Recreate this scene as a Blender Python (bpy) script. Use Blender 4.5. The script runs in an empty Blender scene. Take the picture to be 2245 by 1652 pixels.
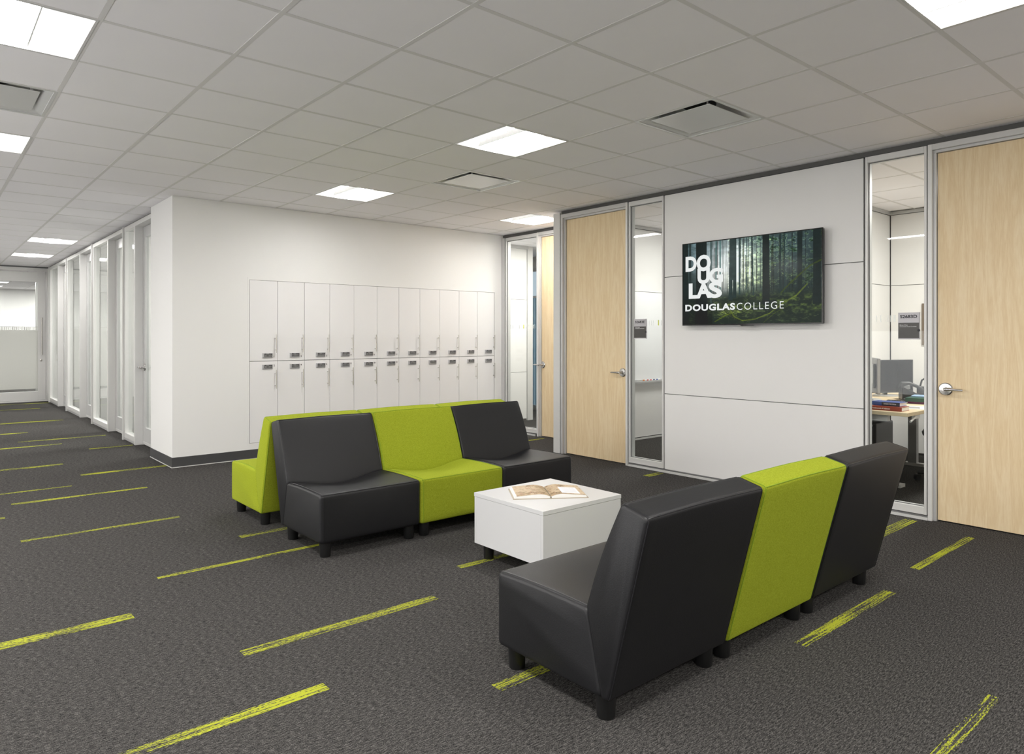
import bpy, bmesh, math, random
import numpy as np
from mathutils import Matrix, Vector
PI = math.pi
C = bpy.context.scene.collection
SC = bpy.context.scene
random.seed(5)
# ------------------------------------------------------------------ camera, world, light, exposure
cam_d = bpy.data.cameras.new('camera'); cam = bpy.data.objects.new('camera', cam_d); C.objects.link(cam)
cam.location = (0, 0, 1.347); cam.rotation_euler = (PI/2, 0, -0.7012)
cam_d.sensor_width = 36; cam_d.lens = 24.423; cam_d.shift_x = .00655; cam_d.shift_y = -.03955
cam_d.clip_start = .05; cam_d.clip_end = 100
SC.camera = cam
w = bpy.data.worlds.new('world'); SC.world = w; w.use_nodes = True
w.node_tree.nodes['Background'].inputs[0].default_value = (.75, .85, 1, 1)
w.node_tree.nodes['Background'].inputs[1].default_value = .6
SC.view_settings.view_transform = 'Standard'; SC.view_settings.look = 'None'
SC.view_settings.exposure = 0.20; SC.view_settings.gamma = 1.0; SC.view_settings.use_curve_mapping = False
LENS = 66.0            # strength of the luminaire lenses
CEIL = 2.7925
G0X, G0Y, GS = 1.8527, 2.4068, .61      # ceiling grid
def area(name, x, y, z, sx, sy, power, col=(1, .97, .93), rot=None):
    l = bpy.data.lights.new(name, 'AREA'); l.shape = 'RECTANGLE'; l.size = sx; l.size_y = sy
    l.energy = power; l.color = col
    o = bpy.data.objects.new(name, l); C.objects.link(o); o.location = (x, y, z)
    if rot: o.rotation_euler = rot
    return o
def cell(i, j): return G0X+(i+.5)*GS, G0Y+(j+.5)*GS
PW = 66
area('daylight_window', -3.15, 2.6, 1.35, 2.4, 9.0, 165, (.97, .985, 1), (0, -PI/2-.45, 0))       # added fill light left of the frame, tilted up to brighten the ceiling
area('daylight_window', -1.35, 12.4, 1.35, 2.4, 8.6, 24, (.97, .985, 1), (0, -PI/2-.45, 0))  # second added fill light, on the unseen side of the corridor
for i, j in ((-3, -3), (2, -7), (-3, -7), (-7, 2), (-7, 7)):          # unseen troffers added as fill, behind and left of the frame
    x, y = cell(i, j); area('ceiling_light_source', x, y, CEIL-.02, .5, .5, PW)
for x, y, p in ((7.2, 1.9, 60), (7.4, 4.6, 36), (7.3, 7.2, 50), (3.9, 9.4, 70), (3.9, 11.3, 90), (3.9, 13.6, 90), (3.9, 16, 90),
                (3.4, 19.2, 70), (1.9, 22.4, 110), (3.5, 24.4, 90), (-.8, 10.4, 45), (-.8, 14, 45)):
    area('office_light_source', x, y, CEIL-.02, .55, .55, p)
# ------------------------------------------------------------------ helpers
class MB:
    def __init__(s): s.v = []; s.f = []
    def add(s, vs, fs):
        n = len(s.v); s.v += [tuple(p) for p in vs]; s.f += [tuple(i+n for i in f) for f in fs]; return s
    def box(s, x0, x1, y0, y1, z0, z1):
        x0, x1 = min(x0, x1), max(x0, x1); y0, y1 = min(y0, y1), max(y0, y1); z0, z1 = min(z0, z1), max(z0, z1)
        return s.add([(x0, y0, z0), (x1, y0, z0), (x1, y1, z0), (x0, y1, z0), (x0, y0, z1), (x1, y0, z1), (x1, y1, z1), (x0, y1, z1)],
                     [(3, 2, 1, 0), (4, 5, 6, 7), (0, 1, 5, 4), (1, 2, 6, 5), (2, 3, 7, 6), (3, 0, 4, 7)])
    def tube(s, pts, rad, n=10, caps=True, closed=False):
        P = [Vector(p) for p in pts]; m = len(P)
        R = rad if isinstance(rad, (list, tuple)) else [rad]*m
        vs = []; up = None
        for i, p in enumerate(P):
            if closed: t = P[(i+1) % m]-P[i-1]
            else: t = P[min(i+1, m-1)]-P[max(i-1, 0)]
            t.normalize()
            if up is None: up = Vector((0, 0, 1)) if abs(t.z) < .9 else Vector((1, 0, 0))
            a = t.cross(up); a.normalize(); b = a.cross(t); b.normalize(); up = b
            for k in range(n):
                q = 2*PI*k/n; vs.append(p+(a*math.cos(q)+b*math.sin(q))*R[i])
        fs = []
        for i in range(m if closed else m-1):
            j = (i+1) % m
            for k in range(n): fs.append((i*n+k, i*n+(k+1) % n, j*n+(k+1) % n, j*n+k))
        if caps and not closed: fs += [tuple(range(n))[::-1], tuple(range((m-1)*n, m*n))]
        return s.add(vs, fs)
    def lathe(s, prof, c=(0, 0, 0), axis='z', n=20):
        vs = []
        for r, h in prof:
            for k in range(n):
                q = 2*PI*k/n; a, b = r*math.cos(q), r*math.sin(q)
                vs.append((c[0]+a, c[1]+b, c[2]+h) if axis == 'z' else (c[0]+h, c[1]+a, c[2]+b) if axis == 'x' else (c[0]+a, c[1]+h, c[2]+b))
        fs = [(i*n+k, i*n+(k+1) % n, (i+1)*n+(k+1) % n, (i+1)*n+k) for i in range(len(prof)-1) for k in range(n)]
        fs += [tuple(range(n))[::-1], tuple(range((len(prof)-1)*n, len(prof)*n))]
        return s.add(vs, fs)
    def xf(s, M):
        s.v = [tuple(M @ Vector(p)) for p in s.v]; return s
def root_of(o):
    while o.parent: o = o.parent
    return o
def link(name, me, parent=None, kind=None, label=None):
    o = bpy.data.objects.new(name, me); C.objects.link(o)
    if parent: o.parent = parent
    if kind: o['kind'] = kind
    if label: o['label'] = label
    return o
def fixnorm(me):
    bm = bmesh.new(); bm.from_mesh(me); bmesh.ops.recalc_face_normals(bm, faces=bm.faces[:]); bm.to_mesh(me); bm.free()
def part(name, mb, mat, parent=None, smooth=False, world=True, kind=None, label=None, bevel=0):
    """mesh object; world=True: mb is in world coordinates and is shifted into the root's frame"""
    vs = mb.v
    if parent is not None and world:
        L = root_of(parent).location; vs = [(a-L.x, b-L.y, c-L.z) for a, b, c in vs]
    me = bpy.data.meshes.new(name); me.from_pydata(vs, [], mb.f); fixnorm(me)
    if smooth:
        me.polygons.foreach_set('use_smooth', [True]*len(me.polygons))
        me.set_sharp_from_angle(angle=math.radians(38))
    me.materials.append(mat); me.update()
    o = link(name, me, parent, kind, label)
    if bevel:
        m = o.modifiers.new('bevel', 'BEVEL'); m.width = bevel; m.segments = 2; m.limit_method = 'ANGLE'
    return o
def thing(name, label, cat, loc=(0, 0, 0), rotz=0, group=None, kind=None):
    o = bpy.data.objects.new(name, None); C.objects.link(o); o.location = loc; o.rotation_euler = (0, 0, rotz)
    o.empty_display_size = .1
    if label: o['label'] = label
    if cat: o['category'] = cat
    if group: o['group'] = group
    if kind: o['kind'] = kind
    return o
def struct(name, loc=(0, 0, 0), label=None): return thing(name, label, None, loc, kind='structure')
def tag(o, label, cat, group=None):
    o['label'] = label; o['category'] = cat
    if group: o['group'] = group
    return o
def solo(name, mb, mat, loc, label, cat, group=None, smooth=False, bevel=0, rotz=0, local=False):
    vs = mb.v if local else [(a-loc[0], b-loc[1], c-loc[2]) for a, b, c in mb.v]
    m2 = MB(); m2.v = vs; m2.f = mb.f
    o = part(name, m2, mat, None, smooth, bevel=bevel); o.location = loc; o.rotation_euler = (0, 0, rotz)
    return tag(o, label, cat, group)
def children(o): return [c for c in C.objects if c.parent == o]
def copy_tree(o, parent=None):
    kids = children(o); c = o.copy(); C.objects.link(c)
    if parent: c.parent = parent
    for k in kids: copy_tree(k, c)
    return c
# ---- text
def text_mesh(s, bold=0.0, space=1.0, font_squeeze=1.0):
    cu = bpy.data.curves.new('lettering', 'FONT'); cu.body = s; cu.offset = bold; cu.space_character = space; cu.resolution_u = 4
    o = bpy.data.objects.new('lettering', cu); C.objects.link(o)
    dg = bpy.context.evaluated_depsgraph_get(); me = bpy.data.meshes.new_from_object(o.evaluated_get(dg))
    v = np.array([tuple(p.co) for p in me.vertices]); f = [tuple(p.vertices) for p in me.polygons]
    bpy.data.objects.remove(o); bpy.data.curves.remove(cu); bpy.data.meshes.remove(me)
    return v, f
def text_on(mb, s, u0, u1, v0, v1, fn, bold=0.0, space=1.0, keep=False):
    """fit the text in the rectangle (u0..u1, v0..v1) and map through fn(u, v)"""
    v, f = text_mesh(s, bold, space)
    a0, b0 = v[:, 0].min(), v[:, 1].min(); W = np.ptp(v[:, 0]); Hh = np.ptp(v[:, 1])
    su = (u1-u0)/W; sv = (v1-v0)/Hh
    if keep: su = sv
    mb.add([fn(u0+(p[0]-a0)*su, v0+(p[1]-b0)*sv) for p in v], f); return mb
# ------------------------------------------------------------------ materials
def srgb(r, g, b):
    f = lambda c: (c/255/12.92) if c/255 <= .04045 else ((c/255+.055)/1.055)**2.4
    return (f(r), f(g), f(b), 1)
def newmat(name):
    m = bpy.data.materials.new(name); m.use_nodes = True; nt = m.node_tree
    return m, nt, nt.nodes['Principled BSDF'], nt.nodes, nt.links
def mat(name, col, rough=.5, metal=0, spec=.5, bump=None, var=0, vscale=8):
    m, nt, b, N, L = newmat(name)
    b.inputs['Base Color'].default_value = col; b.inputs['Roughness'].default_value = rough
    b.inputs['Metallic'].default_value = metal; b.inputs['Specular IOR Level'].default_value = spec
    tc = N.new('ShaderNodeTexCoord')
    if var:
        n = N.new('ShaderNodeTexNoise'); n.inputs['Scale'].default_value = vscale; n.inputs['Detail'].default_value = 4
        L.new(tc.outputs['Object'], n.inputs['Vector'])
        r = N.new('ShaderNodeMapRange'); r.inputs['To Min'].default_value = 1-var; r.inputs['To Max'].default_value = 1+var
        L.new(n.outputs['Fac'], r.inputs['Value'])
        mx = N.new('ShaderNodeMix'); mx.data_type = 'RGBA'; mx.blend_type = 'MULTIPLY'; mx.inputs['Factor'].default_value = 1
        mx.inputs['A'].default_value = col; L.new(r.outputs['Result'], mx.inputs['B']); L.new(mx.outputs['Result'], b.inputs['Base Color'])
    if bump:
        n = N.new('ShaderNodeTexNoise'); n.inputs['Scale'].default_value = bump[0]; n.inputs['Detail'].default_value = 3
        L.new(tc.outputs['Object'], n.inputs['Vector'])
        bp = N.new('ShaderNodeBump'); bp.inputs['Strength'].default_value = bump[1]; bp.inputs['Distance'].default_value = .002
        L.new(n.outputs['Fac'], bp.inputs['Height']); L.new(bp.outputs['Normal'], b.inputs['Normal'])
    return m
def emis(name, col, st):
    m, nt, b, N, L = newmat(name)
    b.inputs['Base Color'].default_value = (.8, .8, .8, 1); b.inputs['Emission Color'].default_value = col
    b.inputs['Emission Strength'].default_value = st; return m
M = {}
M['paint'] = mat('white_wall_paint', (.80, .795, .78, 1), .65, bump=(300, .06))
M['tile'] = mat('acoustic_tile', (.94, .92, .94, 1), .95, spec=.1, bump=(420, .12), var=.02, vscale=2)
M['tbar'] = mat('white_grid_bar', (.76, .745, .735, 1), .8, spec=.1)
M['alu'] = mat('satin_aluminium', (.60, .60, .595, 1), .42, .4)
M['alu_dk'] = mat('shadow_gap_grey', (.16, .16, .16, 1), .5, .3)
M['alu_lt'] = mat('pale_aluminium', (.70, .695, .68, 1), .45, .2)
M['steel'] = mat('brushed_steel', (.55, .53, .50, 1), .28, 1)
M['chrome'] = mat('satin_chrome', (.62, .61, .60, 1), .18, 1)
M['panel'] = mat('white_wall_panel', (.795, .785, .77, 1), .55, bump=(200, .03))
M['reveal'] = mat('grey_reveal', (.10, .098, .095, 1), .5, .2)
M['laminate'] = mat('white_laminate', (.63, .63, .63, 1), .35, bump=(150, .02))
M['locker'] = mat('locker_laminate', (.80, .79, .79, 1), .4, bump=(150, .02))
M['base'] = mat('charcoal_rubber_base', (.055, .055, .057, 1), .5)
M['black'] = mat('black_leather', (.006, .006, .0072, 1), .48, spec=.5, bump=(260, .2), var=.08, vscale=5)
M['blackpipe'] = mat('black_piping', (.012, .012, .014, 1), .35)
M['leg'] = mat('black_plastic_leg', (.010, .010, .010, 1), .35)
M['plastic'] = mat('black_plastic', (.015, .015, .016, 1), .3)
M['gloss'] = mat('black_gloss', (.008, .008, .009, 1), .08)
M['dkgrey'] = mat('dark_grey_plastic', (.045, .045, .047, 1), .4)
M['grey'] = mat('mid_grey', (.35, .35, .35, 1), .5)
M['vent'] = mat('vent_white_metal', (.70, .70, .69, 1), .25)
M['ventdark'] = mat('duct_interior', (.03, .03, .03, 1), .8)
M['paper'] = mat('paper', (.82, .81, .78, 1), .7)
M['white'] = mat('clean_white', (.85, .86, .87, 1), .25)
M['ink'] = mat('dark_ink', (.02, .02, .025, 1), .6)
M['whiteink'] = mat('white_ink', (.8, .8, .8, 1), .6)
M['signgrey'] = mat('sign_silver', (.48, .47, .49, 1), .45, .2)
M['signdark'] = mat('sign_charcoal', (.065, .062, .058, 1), .4)
M['blinds'] = mat('blue_window_blind', (.30, .55, .75, 1), .6)
M['lens'] = emis('luminaire_lens', (1, .975, .955, 1), LENS)
M['pan'] = emis('luminaire_reflector', (1, .98, .96, 1), .75)  # reflector pans' lit look is put in as a faint glow
def fabric(name, c1, c2):
    m, nt, b, N, L = newmat(name); tc = N.new('ShaderNodeTexCoord')
    n = N.new('ShaderNodeTexNoise'); n.inputs['Scale'].default_value = 170; n.inputs['Detail'].default_value = 5; n.inputs['Roughness'].default_value = .7
    L.new(tc.outputs['Object'], n.inputs['Vector'])
    cr = N.new('ShaderNodeValToRGB'); cr.color_ramp.elements[0].position = .32; cr.color_ramp.elements[1].position = .68
    cr.color_ramp.elements[0].color = c1; cr.color_ramp.elements[1].color = c2
    L.new(n.outputs['Fac'], cr.inputs['Fac']); L.new(cr.outputs['Color'], b.inputs['Base Color'])
    b.inputs['Roughness'].default_value = .95; b.inputs['Specular IOR Level'].default_value = .15
    b.inputs['Sheen Weight'].default_value = .25; b.inputs['Sheen Tint'].default_value = c2
    bp = N.new('ShaderNodeBump'); bp.inputs['Strength'].default_value = .35; bp.inputs['Distance'].default_value = .002
    L.new(n.outputs['Fac'], bp.inputs['Height']); L.new(bp.outputs['Normal'], b.inputs['Normal']); return m
M['green'] = fabric('lime_wool', (.215, .262, .010, 1), (.335, .385, .030, 1))
M['greenpipe'] = mat('lime_piping', (.20, .30, .01, 1), .9)
def wood(name, c1, c2, c3, axis='Z'):
    m, nt, b, N, L = newmat(name); tc = N.new('ShaderNodeTexCoord'); mp = N.new('ShaderNodeMapping')
    mp.inputs['Scale'].default_value = (9, 9, .7) if axis == 'Z' else (9, .7, 9)
    L.new(tc.outputs['Object'], mp.inputs['Vector'])
    n = N.new('ShaderNodeTexNoise'); n.inputs['Scale'].default_value = 1.6; n.inputs['Detail'].default_value = 3; n.inputs['Distortion'].default_value = .6
    L.new(mp.outputs['Vector'], n.inputs['Vector'])
    mul = N.new('ShaderNodeMath'); mul.operation = 'MULTIPLY'; mul.inputs[1].default_value = 9; L.new(n.outputs['Fac'], mul.inputs[0])
    fr = N.new('ShaderNodeMath'); fr.operation = 'PINGPONG'; fr.inputs[1].default_value = 1; L.new(mul.outputs[0], fr.inputs[0])
    n2 = N.new('ShaderNodeTexNoise'); n2.inputs['Scale'].default_value = 22; n2.inputs['Detail'].default_value = 6; L.new(mp.outputs['Vector'], n2.inputs['Vector'])
    ad = N.new('ShaderNodeMath'); ad.operation = 'MULTIPLY_ADD'; ad.inputs[1].default_value = .45; L.new(fr.outputs[0], ad.inputs[0]); L.new(n2.outputs['Fac'], ad.inputs[2])
    cr = N.new('ShaderNodeValToRGB'); e = cr.color_ramp.elements; e[0].position = .3; e[0].color = c1; e[1].position = 1.0; e[1].color = c3
    k = e.new(.65); k.color = c2
    L.new(ad.outputs[0], cr.inputs['Fac']); L.new(cr.outputs['Color'], b.inputs['Base Color'])
    b.inputs['Roughness'].default_value = .45; b.inputs['Specular IOR Level'].default_value = .35
    return m
M['maple'] = wood('maple_veneer', (.71, .535, .315, 1), (.76, .595, .365, 1), (.81, .66, .435, 1))
M['desk'] = wood('maple_desk', (.66, .52, .32, 1), (.72, .58, .38, 1), (.78, .65, .45, 1), 'Y')
def glass(name, tint=(.96, .98, .972, 1)):
    m, nt, b, N, L = newmat(name); N.remove(b)
    out = N['Material Output']; tr = N.new('ShaderNodeBsdfTransparent'); gl = N.new('ShaderNodeBsdfGlossy'); gl.inputs['Roughness'].default_value = .01
    tr.inputs['Color'].default_value = tint; lw = N.new('ShaderNodeLayerWeight'); lw.inputs['Blend'].default_value = .5        # Schlick reflectance, same from both sides
    pw = N.new('ShaderNodeMath'); pw.operation = 'POWER'; pw.inputs[1].default_value = 5; L.new(lw.outputs['Facing'], pw.inputs[0])
    fr = N.new('ShaderNodeMath'); fr.operation = 'MULTIPLY_ADD'; fr.inputs[1].default_value = .8; fr.inputs[2].default_value = .025; L.new(pw.outputs[0], fr.inputs[0])
    mx = N.new('ShaderNodeMixShader'); L.new(fr.outputs[0], mx.inputs[0]); L.new(tr.outputs[0], mx.inputs[1]); L.new(gl.outputs[0], mx.inputs[2])
    L.new(mx.outputs[0], out.inputs['Surface']); return m
M['glass'] = glass('clear_glass')
def frosted(name, col, a):
    m, nt, b, N, L = newmat(name); out = N['Material Output']; N.remove(b)
    tr = N.new('ShaderNodeBsdfTransparent'); df = N.new('ShaderNodeBsdfTranslucent'); d2 = N.new('ShaderNodeBsdfDiffuse')
    df.inputs['Color'].default_value = col; d2.inputs['Color'].default_value = col
    m1 = N.new('ShaderNodeMixShader'); m1.inputs[0].default_value = .5; L.new(df.outputs[0], m1.inputs[1]); L.new(d2.outputs[0], m1.inputs[2])
    m2 = N.new('ShaderNodeMixShader'); m2.inputs[0].default_value = a; L.new(tr.outputs[0], m2.inputs[1]); L.new(m1.outputs[0], m2.inputs[2])
    L.new(m2.outputs[0], out.inputs['Surface']); return m
M['frost'] = frosted('frosted_film', (.80, .80, .77, 1), .86)
M['fstrip'] = frosted('etched_strip', (.75, .78, .78, 1), .45)
M['limestrip'] = frosted('lime_strip', (.72, .75, .12, 1), .7)
M['cup'] = frosted('teal_cup_plastic', (.25, .62, .66, 1), .75)
def carpet(name, lime=False):
    m, nt, b, N, L = newmat(name); geo = N.new('ShaderNodeNewGeometry')
    def noise(scale, sx, sy, det=3, rough=.6):
        mp = N.new('ShaderNodeMapping'); mp.inputs['Scale'].default_value = (sx, sy, 1); L.new(geo.outputs['Position'], mp.inputs['Vector'])
        n = N.new('ShaderNodeTexNoise'); n.inputs['Scale'].default_value = scale; n.inputs['Detail'].default_value = det; n.inputs['Roughness'].default_value = rough
        L.new(mp.outputs['Vector'], n.inputs['Vector']); return n.outputs['Fac']
    rib = noise(1, 45, 190, 3, .7); fine = noise(1, 260, 260, 2, .6); big = noise(1, 1.3, 1.3, 2)
    a = N.new('ShaderNodeMath'); a.operation = 'MULTIPLY_ADD'; L.new(rib, a.inputs[0]); a.inputs[1].default_value = .55
    f2 = N.new('ShaderNodeMath'); f2.operation = 'MULTIPLY'; L.new(fine, f2.inputs[0]); f2.inputs[1].default_value = .45; L.new(f2.outputs[0], a.inputs[2])
    cr = N.new('ShaderNodeValToRGB'); e = cr.color_ramp.elements
    e[0].position = .38; e[0].color = (.010, .010, .010, 1); e[1].position = .64; e[1].color = (.155, .147, .139, 1)
    k = e.new(.5); k.color = (.050, .048, .046, 1)
    L.new(a.outputs[0], cr.inputs['Fac']); col = cr.outputs['Color']
    if lime:
        st = noise(1, 3.2, 120, 2, .5); br = noise(1, 60, 240, 2, .7); sec = noise(1, 3.5, 3, 0)
        s1 = N.new('ShaderNodeMath'); s1.operation = 'ADD'; L.new(st, s1.inputs[0]); L.new(br, s1.inputs[1])
        s3 = N.new('ShaderNodeMath'); s3.operation = 'MULTIPLY_ADD'; L.new(sec, s3.inputs[0]); s3.inputs[1].default_value = .35; L.new(s1.outputs[0], s3.inputs[2])
        r2 = N.new('ShaderNodeMapRange'); r2.inputs['From Min'].default_value = 1.13; r2.inputs['From Max'].default_value = 1.24
        L.new(s3.outputs[0], r2.inputs['Value'])
        mx = N.new('ShaderNodeMix'); mx.data_type = 'RGBA'; L.new(r2.outputs['Result'], mx.inputs['Factor']); L.new(col, mx.inputs['A'])
        mx.inputs['B'].default_value = (.37, .40, .035, 1); col = mx.outputs['Result']
    L.new(col, b.inputs['Base Color']); b.inputs['Roughness'].default_value = 1; b.inputs['Specular IOR Level'].default_value = .05
    bp = N.new('ShaderNodeBump'); bp.inputs['Strength'].default_value = .3; bp.inputs['Distance'].default_value = .003
    L.new(a.outputs[0], bp.inputs['Height']); L.new(bp.outputs['Normal'], b.inputs['Normal']); return m
M['carpet'] = carpet('charcoal_carpet'); M['limecarpet'] = carpet('lime_carpet_stripe', True)
def colormat(name, emit=0.0, rough=.3):
    m, nt, b, N, L = newmat(name); a = N.new('ShaderNodeVertexColor'); a.layer_name = 'print'
    L.new(a.outputs['Color'], b.inputs['Base Color']); b.inputs['Roughness'].default_value = rough
    if emit:
        L.remove(b.inputs['Base Color'].links[0]); b.inputs['Base Color'].default_value = (.01, .01, .01, 1)
        L.new(a.outputs['Color'], b.inputs['Emission Color']); b.inputs['Emission Strength'].default_value = emit; b.inputs['Specular IOR Level'].default_value = .06
    return m
# ------------------------------------------------------------------ floor
fl = part('floor', MB().box(-4, 8.9, -4.2, 26.2, -.12, 0), M['carpet'], kind='structure')
STR = [(1.05, 2.04, 2.977, .062), (.2, 1.2, 2.49, .060), (-.21, .79, 3.725, .080), (1.017, 2.0, 4.213, .040), (.512, 1.49, 5.542, .045),
       (.567, 1.56, 6.81, .055), (.06, 1.055, 7.31, .042), (1.2, 1.975, 7.82, .075), (.165, 1.165, 8.61, .085), (-.51, .49, 6.34, .060),
       (1.65, 2.63, 4.722, .062), (2.41, 3.40, 3.273, .052), (1.692, 2.68, 2.056, .062), (2.945, 3.92, 1.493, .060), (4.415, 5.39, 1.547, .048),
       (4.57, 5.57, 1.975, .090), (2.08, 3.077, .806, .045), (5.37, 5.60, 4.250, .075), (5.33, 6.31, 6.685, .058), (.79, 1.785, 13.19, .13),
       (.17, 1.17, 11.77, .08), (.965, 1.95, 10.77, .07), (.375, 1.375, 10.25, .075), (1.56, 2.03, 9.57, .06), (.74, 1.74, 15.6, .10), (1.2, 2.02, 16.8, .10)]
for x0, x1, yc, wd in STR:
    part('carpet_stripe', MB().box(x0, x1, yc-wd/2, yc+wd/2, -.004, .0012), M['limecarpet'], fl)
# ------------------------------------------------------------------ ceiling with tiles and bars
LAMPS = [(2, 2), (2, 6), (6, 6), (-3, 2), (2, -3), (-3, 6), (-1, 16), (-1, 20)]
VENTS = [(3, 0), (3, 4), (-3, 4)]
FARL = [(-1, 31), (-1, 33), (-1, 36)]
ce = part('ceiling', MB().box(-4, 8.9, -4.2, 26.2, 2.99, 3.1), M['paint'], kind='structure')
g = MB()
for i in range(-10, 13):
    x = G0X+i*GS
    if -4 < x < 8.9: g.box(x-.012, x+.012, -4.2, 26.2, CEIL, CEIL+.008)
for j in range(-11, 40):
    y = G0Y+j*GS
    if -4.2 < y < 26.2: g.box(-4, 8.9, y-.012, y+.012, CEIL+.0004, CEIL+.008)
part('ceiling_grid', g, M['tbar'], ce)
tm = MB(); h = GS/2-.0125; tm.box(-h, h, -h, h, .0012, .018)
tme = bpy.data.meshes.new('ceiling_tile'); tme.from_pydata(tm.v, [], tm.f); tme.materials.append(M['tile']); fixnorm(tme)
th = .7012; F = (math.sin(th), math.cos(th)); Rr = (math.cos(th), -math.sin(th))
vis, rest = [], []
for i in range(-10, 12):
    for j in range(-11, 39):
        if (i, j) in LAMPS+VENTS+FARL: continue
        x, y = cell(i, j)
        if x+h > 8.9 or x-h < -4.1: continue
        z = x*F[0]+y*F[1]; r = x*Rr[0]+y*Rr[1]
        inview = z > .4 and 1445/1523*0+737-1523*1.4455/max(z, .1) > -220 and -.95 < r/z < .95
        hidden = (x > 5.9 and y < 5.7) or (x > 2.3 and y > 7.9) or x > 6.5
        (vis if inview and not hidden else rest).append((math.hypot(x, y), i, j))
vis.sort(); rest += vis[298:]; vis = vis[:298]
for d, i, j in vis:
    x, y = cell(i, j); o = bpy.data.objects.new('ceiling_tile', tme); C.objects.link(o); o.parent = ce; o.location = (x, y, CEIL+random.uniform(-.0008, .0008))
rt = MB()
for d, i, j in rest:
    x, y = cell(i, j); rt.box(x-h, x+h, y-h, y+h, CEIL+.0012, CEIL+.018)
part('ceiling_tile_field', rt, M['tile'], ce, kind='stuff')
# ------------------------------------------------------------------ luminaires
def luminaire(loc):
    t = thing('ceiling_light', 'x', 'light', loc)
    s = .303; f = MB()
    for a in (-1, 1):
        f.box(a*s, a*(s-.012), -s, s, -.0015, .016); f.box(-s+.012, s-.012, a*s, a*(s-.012), -.0015, .016)
    part('frame', f, M['vent'], t, world=False)
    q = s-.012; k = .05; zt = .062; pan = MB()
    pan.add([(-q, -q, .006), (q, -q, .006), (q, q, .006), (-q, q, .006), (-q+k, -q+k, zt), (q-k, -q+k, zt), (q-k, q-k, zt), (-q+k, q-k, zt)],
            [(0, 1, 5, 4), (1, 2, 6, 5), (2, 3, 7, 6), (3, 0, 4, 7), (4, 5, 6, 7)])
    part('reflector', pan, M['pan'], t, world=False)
    ln = MB(); w2 = .085
    prof = [(-w2, .055), (-w2, .022), (-w2*.6, .008), (0, .003), (w2*.6, .008), (w2, .022), (w2, .055)]
    vs = [(a, y, b) for y in (-q+.003, q-.003) for a, b in prof]; n = len(prof)
    ln.add(vs, [(i, i+1, n+i+1, n+i) for i in range(n-1)]+[tuple(range(n)), tuple(range(n, 2*n))])
    part('lens', ln, M['lens'], t, world=False)
    rb = MB()
    for a in (-1, 1): rb.box(a*(w2+.001), a*(w2+.008), -q+.002, q-.002, .012, .055)
    part('lens_rail', rb, M['vent'], t, world=False)
    return t
LLAB = {(2, 2): 'square ceiling light nearest the wall screen, in the middle of the ceiling',
        (2, 6): 'square ceiling light in front of the locker wall',
        (6, 6): 'ceiling light above the alcove door, partly hidden by the end post',
        (-3, 2): 'large glowing ceiling light in the upper left corner of the photo',
        (2, -3): 'ceiling light in the upper right corner above the right-hand wooden door',
        (-3, 6): 'ceiling light cut by the left photo edge, beyond the left air vent',
        (-1, 16): 'nearer of the two small ceiling lights down the corridor',
        (-1, 20): 'farther of the two small ceiling lights, just before the frosted sliding door'}
lum0 = None
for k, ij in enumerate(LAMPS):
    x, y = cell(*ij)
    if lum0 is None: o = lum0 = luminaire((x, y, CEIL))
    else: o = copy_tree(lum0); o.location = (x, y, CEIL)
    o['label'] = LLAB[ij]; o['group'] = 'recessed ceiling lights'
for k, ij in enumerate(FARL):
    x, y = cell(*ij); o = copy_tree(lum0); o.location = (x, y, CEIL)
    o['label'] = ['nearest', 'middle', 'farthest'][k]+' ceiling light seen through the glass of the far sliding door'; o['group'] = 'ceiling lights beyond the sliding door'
# ------------------------------------------------------------------ air vents
def vent(loc):
    t = thing('air_vent', 'x', 'vent', loc); s = .303; f = MB()
    for a in (-1, 1):
        f.box(a*s, a*(s-.018), -s, s, -.001, .004); f.box(-s+.018, s-.018, a*s, a*(s-.018), -.001, .004)
    part('frame', f, M['vent'], t, world=False)
    cone = MB(); q = s-.018; rings = []
    for i in range(7):
        a = i/6; rr = .02+.13*math.sin(a*PI/2); zz = .004+.095*(1-math.cos(a*PI/2)); m = q-(a*.11)
        ring = []
        for kx, ky in ((1, 1), (-1, 1), (-1, -1), (1, -1)):
            ang0 = math.atan2(ky, kx)-PI/4
            for u in range(5):
                an = ang0+u*PI/8; ring.append((kx*(m-rr*a)+rr*a*math.cos(an), ky*(m-rr*a)+rr*a*math.sin(an), zz))
        rings.append(ring)
    n = 20; vs = [p for r in rings for p in r]
    cone.add(vs, [(i*n+k, i*n+(k+1) % n, (i+1)*n+(k+1) % n, (i+1)*n+k) for i in range(6) for k in range(n)])
    part('curved_pan', cone, M['vent'], t, smooth=True, world=False)
    part('duct_top', MB().box(-.2, .2, -.2, .2, .099, .105), M['vent'], t, world=False)
    part('duct_opening', MB().lathe([(.11, .097), (.11, .099)], n=28), M['ventdark'], t, world=False)
    part('plaque', MB().box(-.224, .224, -.224, .224, .002, .006), M['vent'], t, world=False, bevel=.002)
    for a in (-1, 1):
        for b in (-1, 1): part('hanger', MB().box(a*.185-.008, a*.185+.008, b*.185-.001, b*.185+.001, .006, .099), M['vent'], t, world=False)
    return t
v0 = None
for ij, lb in zip(VENTS, ['square air vent in the ceiling nearest the wall screen', 'smaller looking air vent between two ceiling lights before the locker wall', 'air vent with curved bright metal, at the left photo edge']):
    x, y = cell(*ij)
    if v0 is None: o = v0 = vent((x, y, CEIL))
    else: o = copy_tree(v0); o.location = (x, y, CEIL)
    o['label'] = lb; o['group'] = 'square ceiling vents'
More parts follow.
